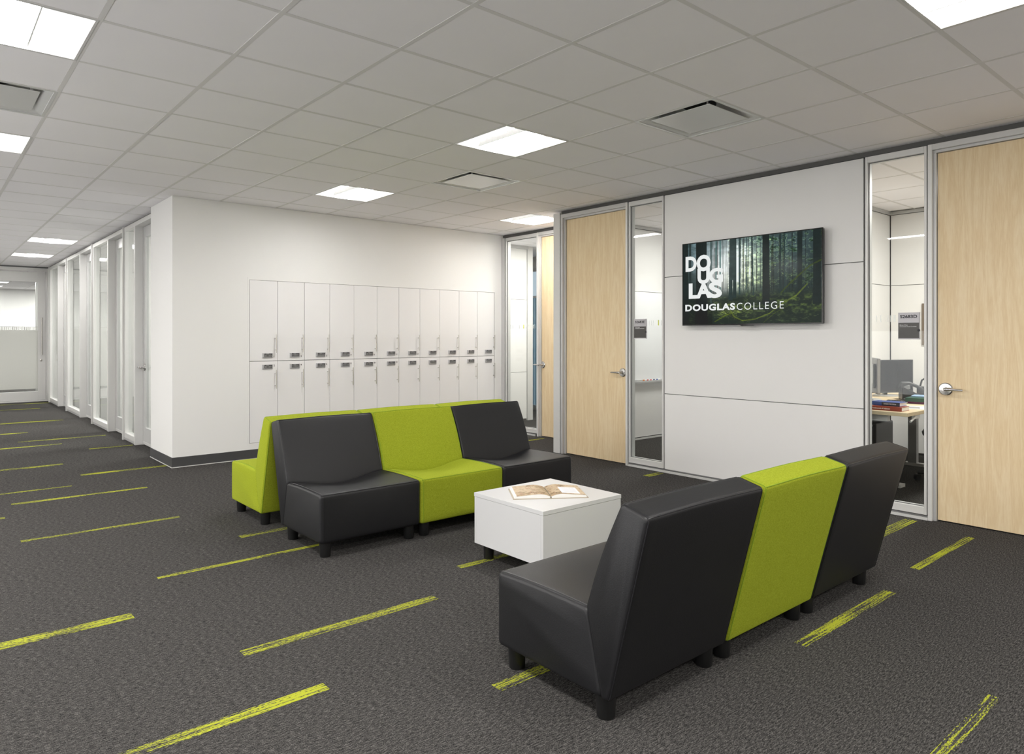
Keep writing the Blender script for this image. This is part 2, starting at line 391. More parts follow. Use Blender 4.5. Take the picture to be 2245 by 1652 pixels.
# ------------------------------------------------------------------ plain walls
def wall(name, *boxes, m='paint'):
    b = MB()
    for q in boxes: b.box(*q)
    return part(name, b, M[m], kind='structure')
ZT = CEIL-.001
wall('wall_back', (-4, 8.9, -4.2, -4.0, 0, 2.99))
wall('wall_left', (-4, -3.2, -4.0, 7.5, 0, 2.99), (-4, -1.4, 7.5, 17.3, 0, 2.99))
LX0, LX1 = 2.760, 6.262
wall('wall_center', (1.985, LX0, 7.64, 8.5, 0, ZT), (LX1, 6.44, 7.64, 8.25, 0, ZT), (LX0, LX1, 7.64, 8.5, 0, .165), (LX0, LX1, 7.64, 8.5, 1.985, ZT), (LX0, LX1, 8.1, 8.5, .165, 1.985))
bb = MB().box(1.979, 6.372, 7.634, 7.64, .006, .104).box(1.979, 1.985, 7.64, 8.5, .006, .104)
part('baseboard_center', bb, M['base'], kind='structure')
part('trim_1', MB().box(1.975, 6.368, 7.628, 7.64, 0, .007).box(1.975, 1.985, 7.64, 8.5, 0, .007), M['alu_lt'], kind='structure', label='pale strip under the charcoal baseboard')
wall('wall_exterior', (8.66, 8.9, -4, 3.4, 0, 2.99), (8.66, 8.9, 3.4, 8.8, 0, 2.99), (8.66, 8.9, 10.4, 26, 0, 2.99), (8.66, 8.9, 8.8, 10.4, 2.60, 2.99), (8.66, 8.9, 8.8, 10.4, 0, .05))
wall('wall_beyond', (-4, 8.9, 25.9, 26.2, 0, 2.99))
wall('wall_corridor_rooms', (2.2, 5.6, 8.5, 8.56, 0, ZT), (5.6, 5.7, 8.5, 17.3, 0, ZT), (2.16, 5.6, 12.30, 12.37, 0, ZT), (2.16, 5.6, 14.72, 14.79, 0, ZT), (2.16, 5.6, 10.20, 10.27, 0, ZT))
wall('wall_beyond_side', (-.6, -.5, 17.5, 25.9, 0, ZT))
# ------------------------------------------------------------------ office partitions with panels
def panel_wall(name, boxes, panels, core='alu_dk'):
    r = MB()
    for q in boxes: r.box(*q)
    o = part(name, r, M[core], kind='structure')
    for q in panels: part('wall_panel', MB().box(*q), M['panel'], o, bevel=.0015)
    return o
XP = 5.675; ZJ = [.022, .772, .778, 1.935, 1.941, 2.757]
def pz(): return ((.030, .774), (.780, 1.932), (1.938, 2.750))
panel_wall('wall_right', [(5.692, 5.80, 2.345, 4.262, 0, 2.752)], [(XP, 5.700, 2.357, 4.262, a, b) for a, b in pz()])
panel_wall('wall_right_near', [(5.692, 5.80, -4, .86, 0, 2.752)], [(XP, 5.700, y0, y1, a, b) for a, b in pz() for y0, y1 in ((-1.0, .855), (-4.0, -1.006))])
panel_wall('wall_office_divider', [(5.84, 8.66, 5.84, 5.86, 0, ZT)], [(x0, x1, 5.82, 5.845, a, b) for a, b in pz() for x0, x1 in ((5.85, 6.9), (6.906, 8.0), (8.006, 8.65))]+[(x0, x1, 5.855, 5.88, a, b) for a, b in pz() for x0, x1 in ((6.45, 7.5), (7.506, 8.65))])
panel_wall('wall_office_side', [(5.84, 8.66, 3.31, 3.33, 0, ZT)], [(x0, x1, 3.29, 3.315, a, b) for a, b in pz() for x0, x1 in ((5.85, 7.2), (7.206, 8.635))]+[(x0, x1, 3.325, 3.35, a, b) for a, b in pz() for x0, x1 in ((5.85, 7.2), (7.206, 8.65))])
panel_wall('wall_office_back', [(8.655, 8.66, -.5, 5.8, 0, ZT)], [(8.64, 8.658, y0, y1, a, b) for a, b in pz() for y0, y1 in ((1.9, 3.28), (.3, 1.894), (3.36, 5.80))])
panel_wall('wall_office_near', [(5.84, 8.66, .26, .29, 0, ZT)], [(5.85, 8.65, .285, .3, a, b) for a, b in pz()])
panel_wall('wall_alcove_office', [(6.46, 7.49, 8.345, 8.36, 0, ZT)], [(6.47, 7.484, 8.33, 8.35, a, b) for a, b in pz()])
part('trim_2', MB().box(7.49, 7.60, 8.31, 8.42, 0, ZT), M['alu_lt'], kind='structure', label='aluminium post at the end of the alcove office wall')
for nm, (x0, x1, y0, y1) in dict(trim_3=(8.615, 8.64, .3, 3.27), trim_4=(5.85, 8.64, 3.268, 3.29), trim_5=(5.85, 8.64, 5.798, 5.82)).items():
    part(nm, MB().box(x0, x1, y0, y1, 2.755, ZT), M['alu'], kind='structure', label='ceiling channel in an office')
part('trim_6', MB().box(6.47, 7.49, 8.29, 8.33, 2.745, ZT), M['alu'], kind='structure', label='ceiling channel in the alcove office')
part('trim_7', MB().box(5.85, 8.64, 5.80, 5.82, 0, .02), M['alu_lt'], kind='structure', label='floor channel in the whiteboard office')
# far office windows with blue blinds
wn = struct('window_5', (8.66, 9.6, .05))
part('frame', MB().box(8.64, 8.70, 8.8, 10.4, .05, .09).box(8.64, 8.70, 8.8, 10.4, 2.05, 2.09).box(8.64, 8.70, 8.8, 10.4, 2.54, 2.60), M['alu_lt'], wn)
for y in (9.30, 9.86): part('mullion', MB().box(8.645, 8.70, y-.025, y+.025, .09, 2.54), M['alu_lt'], wn)
part('pane', MB().box(8.705, 8.712, 8.8, 10.4, .09, 2.54), M['glass'], wn)
for k in range(24):
    y = 8.84+k*.065
    part('blind_slat', MB().box(8.60, 8.604, y, y+.057, .1, 2.05), M['blinds'], wn)
# ------------------------------------------------------------------ TV wall partition line, X = 5.645 front
XF = 5.645
part('trim_8', MB().box(5.680, 5.80, -4, 5.72, 2.752, ZT+.0005), M['reveal'], kind='structure', label='dark reveal under the ceiling above the screen wall')
part('trim_9', MB().box(5.668, 5.80, -4, 5.72, 2.748, 2.752), M['ink'], kind='structure', label='black gasket line above the screen wall')
def base_channel(name, y0, y1, x=5.64, lab='floor channel below the screen wall'):
    o = struct(name, (x, (y0+y1)/2, 0), lab)
    part('channel_lip', MB().box(x, x+.02, y0, y1, 0, .018), M['alu_lt'], o); part('channel_web', MB().box(x+.02, x+.10, y0, y1, 0, .030), M['alu_dk'], o)
base_channel('trim_10', 1.892, 4.708); base_channel('trim_11', -4, .83, lab='floor channel right of the wooden door')
part('trim_12', MB().box(XF, 5.83, 5.712, 5.818, 0, 2.770), M['alu_lt'], kind='structure', label='wide end post at the corner of the screen wall', bevel=.002)
part('trim_13', MB().box(5.675, 5.74, 5.700, 5.712, 0, 2.75).box(5.685, 5.74, 4.262, 4.268, 0, 2.75).box(5.685, 5.74, 2.338, 2.345, 0, 2.75).box(5.675, 5.74, 1.892, 1.903, 0, 2.75).box(5.675, 5.74, 4.708, 4.716, 0, 2.75), M['ink'], kind='structure', label='dark vertical joints in the screen wall')
def wbox(*a): return MB().box(*a)
def frame_ring(x0, x1, y0, y1, z0, z1, ya, yb, za, zb):
    return MB().box(x0, x1, y0, y0+ya, z0, z1).box(x0, x1, y1-yb, y1, z0, z1).box(x0, x1, y0+ya, y1-yb, z0, z0+za).box(x0, x1, y0+ya, y1-yb, z1-zb, z1)
def side_window(name, xg, y0, y1, ya, yb, strips, lime, z0=.034):
    o = struct(name, (xg, (y0+y1)/2, 0))
    part('window_frame', frame_ring(xg-.035, xg+.050, y0, y1, z0, 2.748, ya, yb, .056, .046), M['alu_lt'], o, bevel=.002)
    g0, g1 = y0+ya, y1-yb
    bead = frame_ring(xg-.012, xg-.006, g0, g1, z0+.056, 2.702, .006, .006, .006, .006)
    part('gasket', bead, M['alu_dk'], o)
    part('pane', MB().box(xg-.003, xg+.003, g0, g1, z0+.056, 2.702), M['glass'], o)
    s = MB()
    for a, b in strips: s.box(xg-.0045, xg-.0035, a, b, 1.458, 1.510)
    part('etched_strips', s, M['fstrip'], o, kind='stuff')
    if lime: part('lime_strip', MB().box(xg-.0046, xg-.0036, lime[0], lime[1], 1.458, 1.512), M['limestrip'], o)
    return o
def strip_set(y0, y1, seed, avoid=None):
    rnd = random.Random(seed); y = y0+.01; out = []
    while y < y1-.02:
        wd = rnd.choice([.004, .006, .008, .014]); 
        if not avoid or not (avoid[0]-.01 < y < avoid[1]+.01): out.append((y, y+wd))
        y += wd+rnd.choice([.012, .02, .03])
    return out
side_window('window_1', 5.695, 4.268, 4.708, .016, .016, [(4.31, 4.313), (4.41, 4.413), (4.436, 4.439), (4.465, 4.468)], (4.343, 4.356))
side_window('window_2', 5.695, 1.903, 2.338, .018, .018, [(2.262, 2.268), (2.232, 2.238), (2.178, 2.184), (2.157, 2.165), (2.127, 2.142)], None)
# posts & doors on this wall
part('trim_14', MB().box(XF, 5.75, 4.716, 4.740, 0, 2.748), M['alu_lt'], kind='structure', label='post between the wooden door and the sidelight', bevel=.002)
part('trim_15', MB().box(XF, 5.80, 1.864, 1.892, 0, 2.748), M['alu_lt'], kind='structure', label='post between the sidelight and the right-hand wooden door', bevel=.002)
part('trim_16', MB().box(XF, 5.80, .83, .86, 0, 2.748), M['alu_lt'], kind='structure', label='post at the outer side of the right-hand wooden door')
def lever(parent, x, y, z, sy, mt='chrome'):
    """lever handle on a leaf facing -X; sy: direction of the lever along Y"""
    h = part('lever_handle', MB().tube([(x-.012, y, z), (x-.045, y, z), (x-.058, y+sy*.012, z+.001), (x-.060, y+sy*.03, z+.001), (x-.058, y+sy*.085, z), (x-.055, y+sy*.122, z-.001)],
             [.011, .011, .012, .011, .009, .0075], 12), M[mt], parent, smooth=True, label='satin metal lever handle')
    part('rose', MB().lathe([(.046, .0), (.046, -.006), (.040, -.012), (.016, -.014), (.014, -.02)], (x, y, z), 'x', 28), M[mt], h, smooth=True)
    part('lock_cylinder', MB().lathe([(.009, -.058), (.009, -.063)], (x, y, z), 'x', 14), M['steel'], h)
def wood_door(name, xf, xl, y0, y1, hy, sy, far=0):
    # y0..y1: clear opening between the posts; the leaf sits against a stop that shows beside and above it
    o = struct(name, (xl, (y0+y1)/2, 0))
    fr = MB().box(xf, xl+.09, y0, y1+far, 2.706, 2.748)
    fr.box(xl-.020, xl+.09, y0, y1, 2.686, 2.706).box(xl-.020, xl+.09, y1-.020, y1, 0, 2.686)
    if far: fr.box(xf, xl+.09, y1, y1+far, 0, 2.706)
    part('door_frame', fr, M['alu'], o, bevel=.0015)
    part('door_leaf', MB().box(xl, xl+.045, y0+.004, y1-.023, .009, 2.683), M['maple'], o, bevel=.001)
    lever(o, xl-.001, hy, .966, sy)
    return o
wood_door('door_1', XF, 5.692, 4.740, 5.668, 4.812, 1, .030)
wood_door('door_2', XF, 5.692, .86, 1.864, 1.788, -1)
# alcove wall, X = 6.40
part('trim_17', MB().box(6.408, 6.50, 5.88, 7.64, 2.752, ZT+.0005), M['reveal'], kind='structure', label='dark reveal above the alcove wall')
part('trim_18', MB().box(6.398, 6.48, 5.88, 7.64, 2.748, 2.752), M['ink'], kind='structure', label='black gasket line above the alcove wall')
base_channel('trim_19', 6.925, 7.634, 6.37, 'floor channel below the alcove sidelight')
part('trim_20', MB().box(6.375, 6.48, 7.572, 7.64, 0, 2.748), M['alu'], kind='structure', label='corner post beside the lockers')
part('trim_21', MB().box(6.375, 6.48, 6.862, 6.892, 0, 2.748), M['alu_lt'], kind='structure', label='post between alcove sidelight and alcove door')
part('trim_22', MB().box(6.405, 6.48, 6.892, 6.899, 0, 2.748).box(6.405, 6.48, 7.564, 7.572, 0, 2.748), M['ink'], kind='structure', label='dark vertical joints in the alcove wall')
lm = (7.20, 7.217)
side_window('window_3', 6.425, 6.899, 7.564, .016, .016, strip_set(6.93, 7.53, 3, lm), lm)
wood_door('door_3', 6.375, 6.422, 5.91, 6.862, 6.82, 1)
part('trim_27', MB().box(5.83, 6.50, 5.86, 5.90, 0, ZT).box(5.80, 5.84, 5.72, 5.86, 0, ZT), M['alu_lt'], kind='structure', label='return at the end of the screen wall')
# ------------------------------------------------------------------ corridor partition, X = 2.05 .. 2.14
def aluminium_door(name, y0, y1, near=False):
    o = struct(name, (2.14, (y0+y1)/2, 0))
    part('door_frame', MB().box(2.045, 2.19, y0, y1, 2.712, 2.762).box(2.13, 2.19, y0, y0+.012, 0, 2.712).box(2.13, 2.19, y1-.012, y1, 0, 2.712), M['alu_lt'], o)
    part('stile', frame_ring(2.137, 2.177, y0+.014, y1-.014, .01, 2.705, .11, .11, .21, .13), M['alu'], o, bevel=.002)
    part('kick_strip', MB().box(2.134, 2.138, y0+.02, y1-.02, .012, .045), M['alu_lt'], o)
    part('pane', MB().box(2.153, 2.159, y0+.124, y1-.124, .22, 2.575), M['glass'], o)
    if near: lever(o, 2.136, y1-.10, .966, 1)
    else: lever(o, 2.136, y0+.075, .966, 1)
    return o
def corridor_window(name, y0, y1):
    o = struct(name, (2.09, (y0+y1)/2, 0))
    part('post', MB().box(2.047, 2.137, y0, y0+.055, 0, 2.762), M['alu_lt'], o, bevel=.002)
    part('fin', MB().box(2.030, 2.14, y1-.028, y1, 0, 2.770), M['alu_lt'], o, bevel=.001)
    part('window_frame', frame_ring(2.052, 2.132, y0+.055, y1-.028, .035, 2.762, .02, .045, .06, .05), M['alu_lt'], o, bevel=.001)
    part('base_channel', MB().box(2.060, 2.13, y0+.055, y1-.028, 0, .030), M['alu'], o)
    part('pane', MB().box(2.089, 2.095, y0+.075, y1-.073, .095, 2.712), M['glass'], o)
    return o
part('trim_23', MB().box(2.055, 2.15, 8.5, 17.0, 2.762, 2.770), M['alu'], kind='structure', label='head channel above the corridor partition')
part('trim_24', MB().box(2.075, 2.15, 8.5, 17.3, 2.770, ZT), M['alu_dk'], kind='structure', label='dark reveal above the corridor partition')
aluminium_door('door_4', 8.51, 9.535, True); corridor_window('window_6', 9.535, 10.17)
aluminium_door('door_5', 10.17, 11.14); corridor_window('window_7', 11.14, 12.32)
aluminium_door('door_6', 12.32, 13.37); corridor_window('window_8', 13.37, 14.75)
aluminium_door('door_7', 14.75, 15.78); corridor_window('window_9', 15.78, 16.93)
wall('wall_corridor_end', (2.09, 2.3, 16.93, 17.3, 0, ZT))
part('baseboard_corridor', MB().box(2.084, 2.09, 16.93, 17.3, 0, .104), M['base'], kind='structure')
# far wall with the frosted sliding door, Y = 17.3
wall('wall_far', (2.09, 5.7, 17.36, 17.5, 0, ZT), (-1.4, .55, 17.32, 17.5, 0, ZT))
d = struct('door_8', (1.4, 17.3, 0))
part('door_frame', MB().box(2.035, 2.085, 17.25, 17.45, 0, 2.765).box(.55, 2.035, 17.27, 17.45, 2.70, 2.765), M['alu_lt'], d)
part('head_reveal', MB().box(.5, 2.085, 17.28, 17.45, 2.765, ZT), M['alu_dk'], d)
lf = MB().box(1.892, 2.027, 17.29, 17.335, .03, 2.68).box(.6, .735, 17.29, 17.335, .03, 2.68).box(.735, 1.892, 17.29, 17.335, .03, .211).box(.735, 1.892, 17.29, 17.335, 2.477, 2.68)
part('door_leaf', lf, M['alu_lt'], d, bevel=.002)
part('floor_guide', MB().box(.55, 2.035, 17.27, 17.34, 0, .024), M['alu_lt'], d)
part('pane', MB().box(.735, 1.892, 17.310, 17.316, .211, 2.477), M['glass'], d)
part('frosted_film', MB().box(.735, 1.892, 17.305, 17.307, .265, 1.480), M['frost'], d, label='frosted film on the lower glass')
s = MB(); rnd = random.Random(4); x = .74
while x < 1.88:
    wd = rnd.choice([.008, .014, .022]); s.box(x, x+wd, 17.305, 17.307, 1.482, 1.540); x += wd+rnd.choice([.006, .012])
part('comb_edge', s, M['frost'], d, kind='stuff')
part('film_line', MB().box(.735, 1.892, 17.304, 17.3065, 1.542, 1.549), M['grey'], d)
ph = part('pull_handle', MB().tube([(1.955, 17.235, .97), (1.955, 17.235, 1.74)], .014, 12), M['steel'], d, smooth=True, label='long vertical steel pull')
part('pull_post', MB().tube([(1.955, 17.235, 1.05), (1.955, 17.29, 1.05)], .008, 8).tube([(1.955, 17.235, 1.66), (1.955, 17.29, 1.66)], .008, 8), M['steel'], ph)
part('lock', MB().lathe([(.022, 0), (.022, -.012), (.012, -.016)], (1.947, 17.29, .853), 'y', 16), M['steel'], d)
part('trim_25', MB().box(2.15, 2.26, 20.0, 20.11, 0, ZT), M['alu_lt'], kind='structure', label='pale post seen through the far sliding door')
# ------------------------------------------------------------------ lockers
xs = [2.775, 3.092, 3.409, 3.726, 4.043, 4.360, 4.677, 4.993, 5.308, 5.625, 5.941, 6.247]
part('trim_26', MB().box(2.752, 6.270, 7.6375, 7.642, 1.971, 1.997).box(2.752, 2.772, 7.6375, 7.642, .155, 1.971).box(6.25, 6.270, 7.6375, 7.642, .155, 1.971).box(2.772, 6.25, 7.6375, 7.642, .155, .173),
     M['paint'], kind='structure', label='white surround of the locker bank')
def keypad(parent, xc, zc):
    k = part('keypad_lock', MB().add(
        [(xc-.059, 7.64, zc-.027), (xc+.059, 7.64, zc-.027), (xc+.059, 7.64, zc+.027), (xc-.059, 7.64, zc+.027),
         (xc-.055, 7.627, zc-.020), (xc+.055, 7.627, zc-.020), (xc+.057, 7.625, zc+.024), (xc-.057, 7.625, zc+.024)],
        [(0, 1, 5, 4), (1, 2, 6, 5), (2, 3, 7, 6), (3, 0, 4, 7), (4, 5, 6, 7), (3, 2, 1, 0)]), M['signgrey'], parent)
    part('keypad_face', MB().box(xc-.041, xc+.047, 7.622, 7.6255, zc-.012, zc+.022), M['dkgrey'], k)
    b = MB()
    for r in range(2):
        for c in range(5): b.box(xc-.036+c*.0155, xc-.026+c*.0155, 7.620, 7.6225, zc-.008+r*.012, zc-.001+r*.012)
    b.box(xc+.038, xc+.043, 7.620, 7.6225, zc-.005, zc+.001); b.box(xc-.02, xc+.01, 7.6205, 7.6225, zc+.015, zc+.019)
    part('keypad_buttons', b, M['grey'], k, kind='stuff')
for c in range(11):
    for up in (True, False):
        x0, x1 = xs[c]+.0018, xs[c+1]-.0018; z0, z1 = (1.0755, 1.968) if up else (.176, 1.0705)
        num = c*2+(1 if up else 2); named = (up and c <= 6) or (not up and c <= 5)
        row = 'upper' if up else 'lower'
        ordl = ['leftmost', 'second from the left', 'third from the left', 'fourth from the left', 'fifth from the left', 'sixth (middle)', 'seventh from the left']
        if named: lab = 'white %s locker numbered %d, %s in its row' % (row, num, ordl[c])
        else:
            fromright = 11-c; words = {1: 'rightmost', 2: 'second from the right', 3: 'third from the right', 4: 'fourth from the right', 5: 'fifth from the right'}
            lab = 'white unnumbered %s locker, %s in its row' % (row, words[fromright])
        t = thing('locker', lab, 'locker', ((x0+x1)/2, 7.64, z0), group='built-in numbered lockers')
        part('body', MB().box(x0+.004, x1-.004, 7.66, 8.09, z0, z1), M['dkgrey'], t)
        dr = part('door', MB().box(x0, x1, 7.640, 7.659, z0, z1), M['locker'], t, bevel=.001)
        hx = xs[c+1]-.030 if c < 10 else xs[c+1]-.020; hz = (1.163, 1.369) if up else (.763, .974)
        h = MB().tube([(hx, 7.604, hz[0]), (hx, 7.604, hz[1])], .0062, 10)
        for q in (hz[0]+.035, hz[1]-.040): h.tube([(hx, 7.604, q), (hx, 7.640, q)], .0045, 8)
        part('bar_handle', h, M['steel'], t, smooth=True)
        kx = xs[c+1]-.117 if c < 10 else xs[c+1]-.11
        keypad(t, kx, 1.134 if up else 1.008)
        if named:
            zc = 1.110 if up else 1.012; xx = xs[c+1]-(.047 if num < 10 else .044)
            part('number', text_on(MB(), str(num), xx, xx+.02, zc, zc+.021, lambda u, v: (u, 7.6392, v), bold=.02, space=.85, keep=True), M['ink'], t, label='dark printed number %d' % num)
# ------------------------------------------------------------------ modular chairs
def offset_poly(P, d):
    n = len(P); out = []
    for i in range(n):
        a, b, c = Vector(P[i-1]), Vector(P[i]), Vector(P[(i+1) % n])
        e1 = (b-a).normalized(); e2 = (c-b).normalized()
        n1 = Vector((e1.y, -e1.x)); n2 = Vector((e2.y, -e2.x))          # polygon runs clockwise: inward on the right
        m = (n1+n2); m = m/(1+n1.dot(n2)); out.append(b+m*d)
    return out
def rounded(P, r, per=26):
    n = len(P); pts = []; corners = []
    for i in range(n):
        a, b, c = P[i-1], P[i], P[(i+1) % n]
        rr = min(r, (a-b).length*.4, (c-b).length*.4); p0 = b+(a-b).normalized()*rr; p2 = b+(c-b).normalized()*rr
        for k in range(5):
            t = k/4; pts.append(p0*(1-t)**2+b*2*t*(1-t)+p2*t*t)
        corners.append(len(pts)-3)
        q0 = p2; nn = P[(i+1) % n]; nx = P[(i+2) % n]
        r2 = min(r, (q0-nn).length*.4 if 0 else (b-nn).length*.4, (nx-nn).length*.4); q1 = nn+(b-nn).normalized()*r2
        for k in range(1, per//2): pts.append(q0.lerp(q1, k/(per//2)))
    return pts, corners
def cushion(P, W, fn, r=.02, per=26, nx=24):
    """upholstered prism with rounded ends: profile P (y,z) clockwise, width W"""
    P = [Vector(p) for p in P]; st = [(-W/2, r*.9), (-W/2+r*.15, r*.42), (-W/2+r*.5, r*.13), (-W/2+r, 0)]
    mid = [(-W/2+r+(W-2*r)*k/nx, 0) for k in range(1, nx)]
    st = st+mid+[(-a, b) for a, b in st[::-1]]
    rows = []
    for x, d in st:
        pts, cor = rounded(offset_poly(P, d*.8), r, per); rows.append([fn(x, p.x, p.y) for p in pts])
    n = len(rows[0]); m = len(rows); vs = [p for row in rows for p in row]
    fs = [(i*n+k, i*n+(k+1) % n, (i+1)*n+(k+1) % n, (i+1)*n+k) for i in range(m-1) for k in range(n)]
    fs += [tuple(range(n)), tuple(range((m-1)*n, m*n))]
    mb = MB().add(vs, fs); return mb, rows, cor
CW = .718
def dish(x): return max(0, math.cos(PI*x/CW))**1.6
def seat_fn(x, y, z):
    if z > .30 and y < .56:
        t = min(1, max(0, (z-.30)/.08)); gq = min(1, max(0, y/.42))
        z -= .044*dish(x)*gq**1.3*t; z += .006*math.sin(PI*min(1, max(0, y/.5)))*t*(1-dish(x))
    if y < .1: y += -.006*math.sin(PI*(z-.09)/.3)*max(0, math.cos(PI*x/CW))
    return (x, y, z)
def back_fn(x, y, z):
    # front face: line from (.495,.385) to (.66,.785)
    if z > .2:
        yl = .495+(z-.385)*.4125; front = max(0, 1-abs(y-yl)/.06)
        q = max(0, 1-abs(z-.385)/.16)
        y -= front*(.022*dish(x)*q+.012*math.sin(PI*min(1, max(0, (z-.385)/.40))))
        z -= .048*dish(x)*max(0, 1-abs(z-.385)/.12)*front
        if z > .70: z += .004*dish(x)
    return (x, y, z)
def make_chair(kind):
    t = thing('modular_chair', 'x', 'chair'); m = M[kind]; pm = M[kind+'pipe']
    mb, rows, cor = cushion([(0, .09), (0, .388), (.497, .388), (.567, .09)], CW, seat_fn)
    s = part('seat', mb, m, t, smooth=True, world=False)
    pi = MB(); k = len(rows)
    for ci in (1,):
        pi.tube([Vector(rows[i][cor[ci]])+Vector((0, .0, .0005)) for i in range(2, k-2)], .0022, 6)
    for e in (3, k-4):
        seg = [Vector(p) for p in rows[e][cor[1]:cor[2]+1]]
        pi.tube([p+Vector((0, 0, .0005)) for p in seg], .0022, 6)
        seg = [Vector(p) for p in rows[e][cor[0]:cor[1]+1]]
        pi.tube([p+Vector((0, -.0003, 0)) for p in seg], .0018, 6)
    part('piping', pi, pm, s, smooth=True, world=False)
    mb, rows, cor = cushion([(.560, .09), (.490, .385), (.655, .787), (.770, .757), (.597, .09)], CW, back_fn, r=.017)
    b = part('backrest', mb, m, t, smooth=True, world=False)
    pi = MB()
    for ci in (2, 3): pi.tube([Vector(rows[i][cor[ci]])+Vector((0, 0, .0005)) for i in range(2, k-2)], .0022, 6)
    for e in (2, k-3):
        pi.tube([Vector(p) for p in rows[e][cor[1]:cor[4]+1]], .0022, 6)
    part('piping', pi, pm, b, smooth=True, world=False)
    for x in (-.3, .3):
        for y in (.055, .535):
            part('leg', MB().lathe([(.031, 0), (.033, .004), (.037, .095)], (x, y, 0), n=20), M['leg'], t, smooth=True, world=False)
    return t
blk = make_chair('black'); grn = make_chair('green')
used = {'black': blk, 'green': grn}; first = {'black': True, 'green': True}
def put_chair(kind, x, y, rz, lab, grp):
    if first[kind]: o = used[kind]; first[kind] = False
    else: o = copy_tree(used[kind])
    o.location = (x, y, 0); o.rotation_euler = (0, 0, rz); o['label'] = lab; o['group'] = grp
    return o
g1, g2, g3 = 'front row of three modular chairs seen from behind', 'middle row of modular chairs facing the table', 'green row back to back with the middle row'
for k, (kd, lab) in enumerate([('black', 'large black leather chair nearest the camera, seen from its side and back'), ('green', 'lime green chair with its back to the camera between two black chairs'), ('black', 'black leather chair at the right end of the front row, before the sidelight')]):
    put_chair(kd, 1.806+CW/2+k*.731, 2.190, PI, lab, g1)
for k, (kd, lab) in enumerate([('black', 'black leather chair at the left end of the row facing the white table'), ('green', 'lime green chair in the middle of the row facing the white table'), ('black', 'black leather chair at the right end of the middle row, nearest the wooden doors')]):
    put_chair(kd, 1.846+CW/2+k*.7215, 3.915, 0, lab, g2)
for k, lab in enumerate(['lime green chair facing the lockers at the left end, side and seat in view', 'middle lime green chair of the row facing the lockers, only its top edge shows', 'right-end lime green chair of the row facing the lockers, only its top edge shows']):
    put_chair('green', 1.846+CW/2+k*.7215, 5.468, PI, lab, g3)
# ------------------------------------------------------------------ low white table
t = thing('coffee_table', 'low white laminate cube table between the two facing rows of chairs', 'table', (2.9, 3.04, 0))
TX0, TX1, TY0, TY1 = 2.580, 3.223, 2.738, 3.350
part('table_top', MB().box(TX0, TX1, TY0, TY1, .377, .400), M['laminate'], t, bevel=.001)
for x0, x1, y0, y1 in ((TX0+.002, TX0+.020, TY0+.021, TY1-.021), (TX1-.020, TX1-.002, TY0+.021, TY1-.021), (TX0+.002, TX1-.002, TY0+.002, TY0+.0205), (TX0+.002, TX1-.002, TY1-.0205, TY1-.002)):
    part('side_panel', MB().box(x0, x1, y0, y1, .095, .3755), M['laminate'], t, bevel=.0008)
part('bottom_panel', MB().box(TX0+.021, TX1-.021, TY0+.021, TY1-.021, .095, .113), M['laminate'], t)
for x in (TX0+.066, TX1-.066):
    for y in (TY0+.060, TY1-.060): part('leg', MB().lathe([(.028, 0), (.030, .004), (.034, .096)], (x, y, 0), n=20), M['leg'], t, smooth=True)
# ------------------------------------------------------------------ open book
bt = thing('open_book', 'open picture book with tan map pages lying on the white table', 'book', (2.900, 3.042, .400), math.radians(-34.2))
part('cover', MB().box(-.223, .223, -.141, .141, .0, .003), mat('book_cover', (.42, .36, .27, 1), .5), bt, world=False)
def page_h(u):   # height over the half page, u 0 at the spine .. 1 at the edge
    return .020*math.sin(min(1, u*2.6)*PI/2)*(1-u*.8)+.001
for sgn, lab in ((-1, None), (1, None)):
    n = 16; top = [(sgn*(.002+.208*k/n), .010+page_h(k/n)) for k in range(n+1)]
    vs = []; 
    for y in (-.133, .133):
        vs += [(x, y, z) for x, z in top]+[(x+sgn*(.004 if sgn else 0), y, .003) for x, z in top]
    m = n+1; fs = []
    for k in range(n):
        fs += [(k, k+1, 2*m+k+1, 2*m+k), (m+k, m+k+1, 3*m+k+1, 3*m+k), (k, k+1, m+k+1, m+k), (2*m+k, 2*m+k+1, 3*m+k+1, 3*m+k)]
    fs += [(0, m, 3*m, 2*m), (n, m+n, 3*m+n, 2*m+n)]
    part('page_block', MB().add(vs, fs), M['paper'], bt, smooth=True, world=False)
nu, nv = 150, 150
def value_noise(u, v, sc, seed):
    rs = np.random.RandomState(seed); g = rs.rand(64, 64); x = u*sc; y = v*sc; xi = np.floor(x).astype(int); yi = np.floor(y).astype(int)
    fx = x-xi; fy = y-yi; fx = fx*fx*(3-2*fx); fy = fy*fy*(3-2*fy)
    a = g[xi % 64, yi % 64]; b = g[(xi+1) % 64, yi % 64]; c = g[xi % 64, (yi+1) % 64]; d_ = g[(xi+1) % 64, (yi+1) % 64]
    return (a*(1-fx)+b*fx)*(1-fy)+(c*(1-fx)+d_*fx)*fy
def fbm(u, v, sc, seed, o=5): return sum(value_noise(u, v, sc*2**k, seed+k)/2**(k+1) for k in range(o))
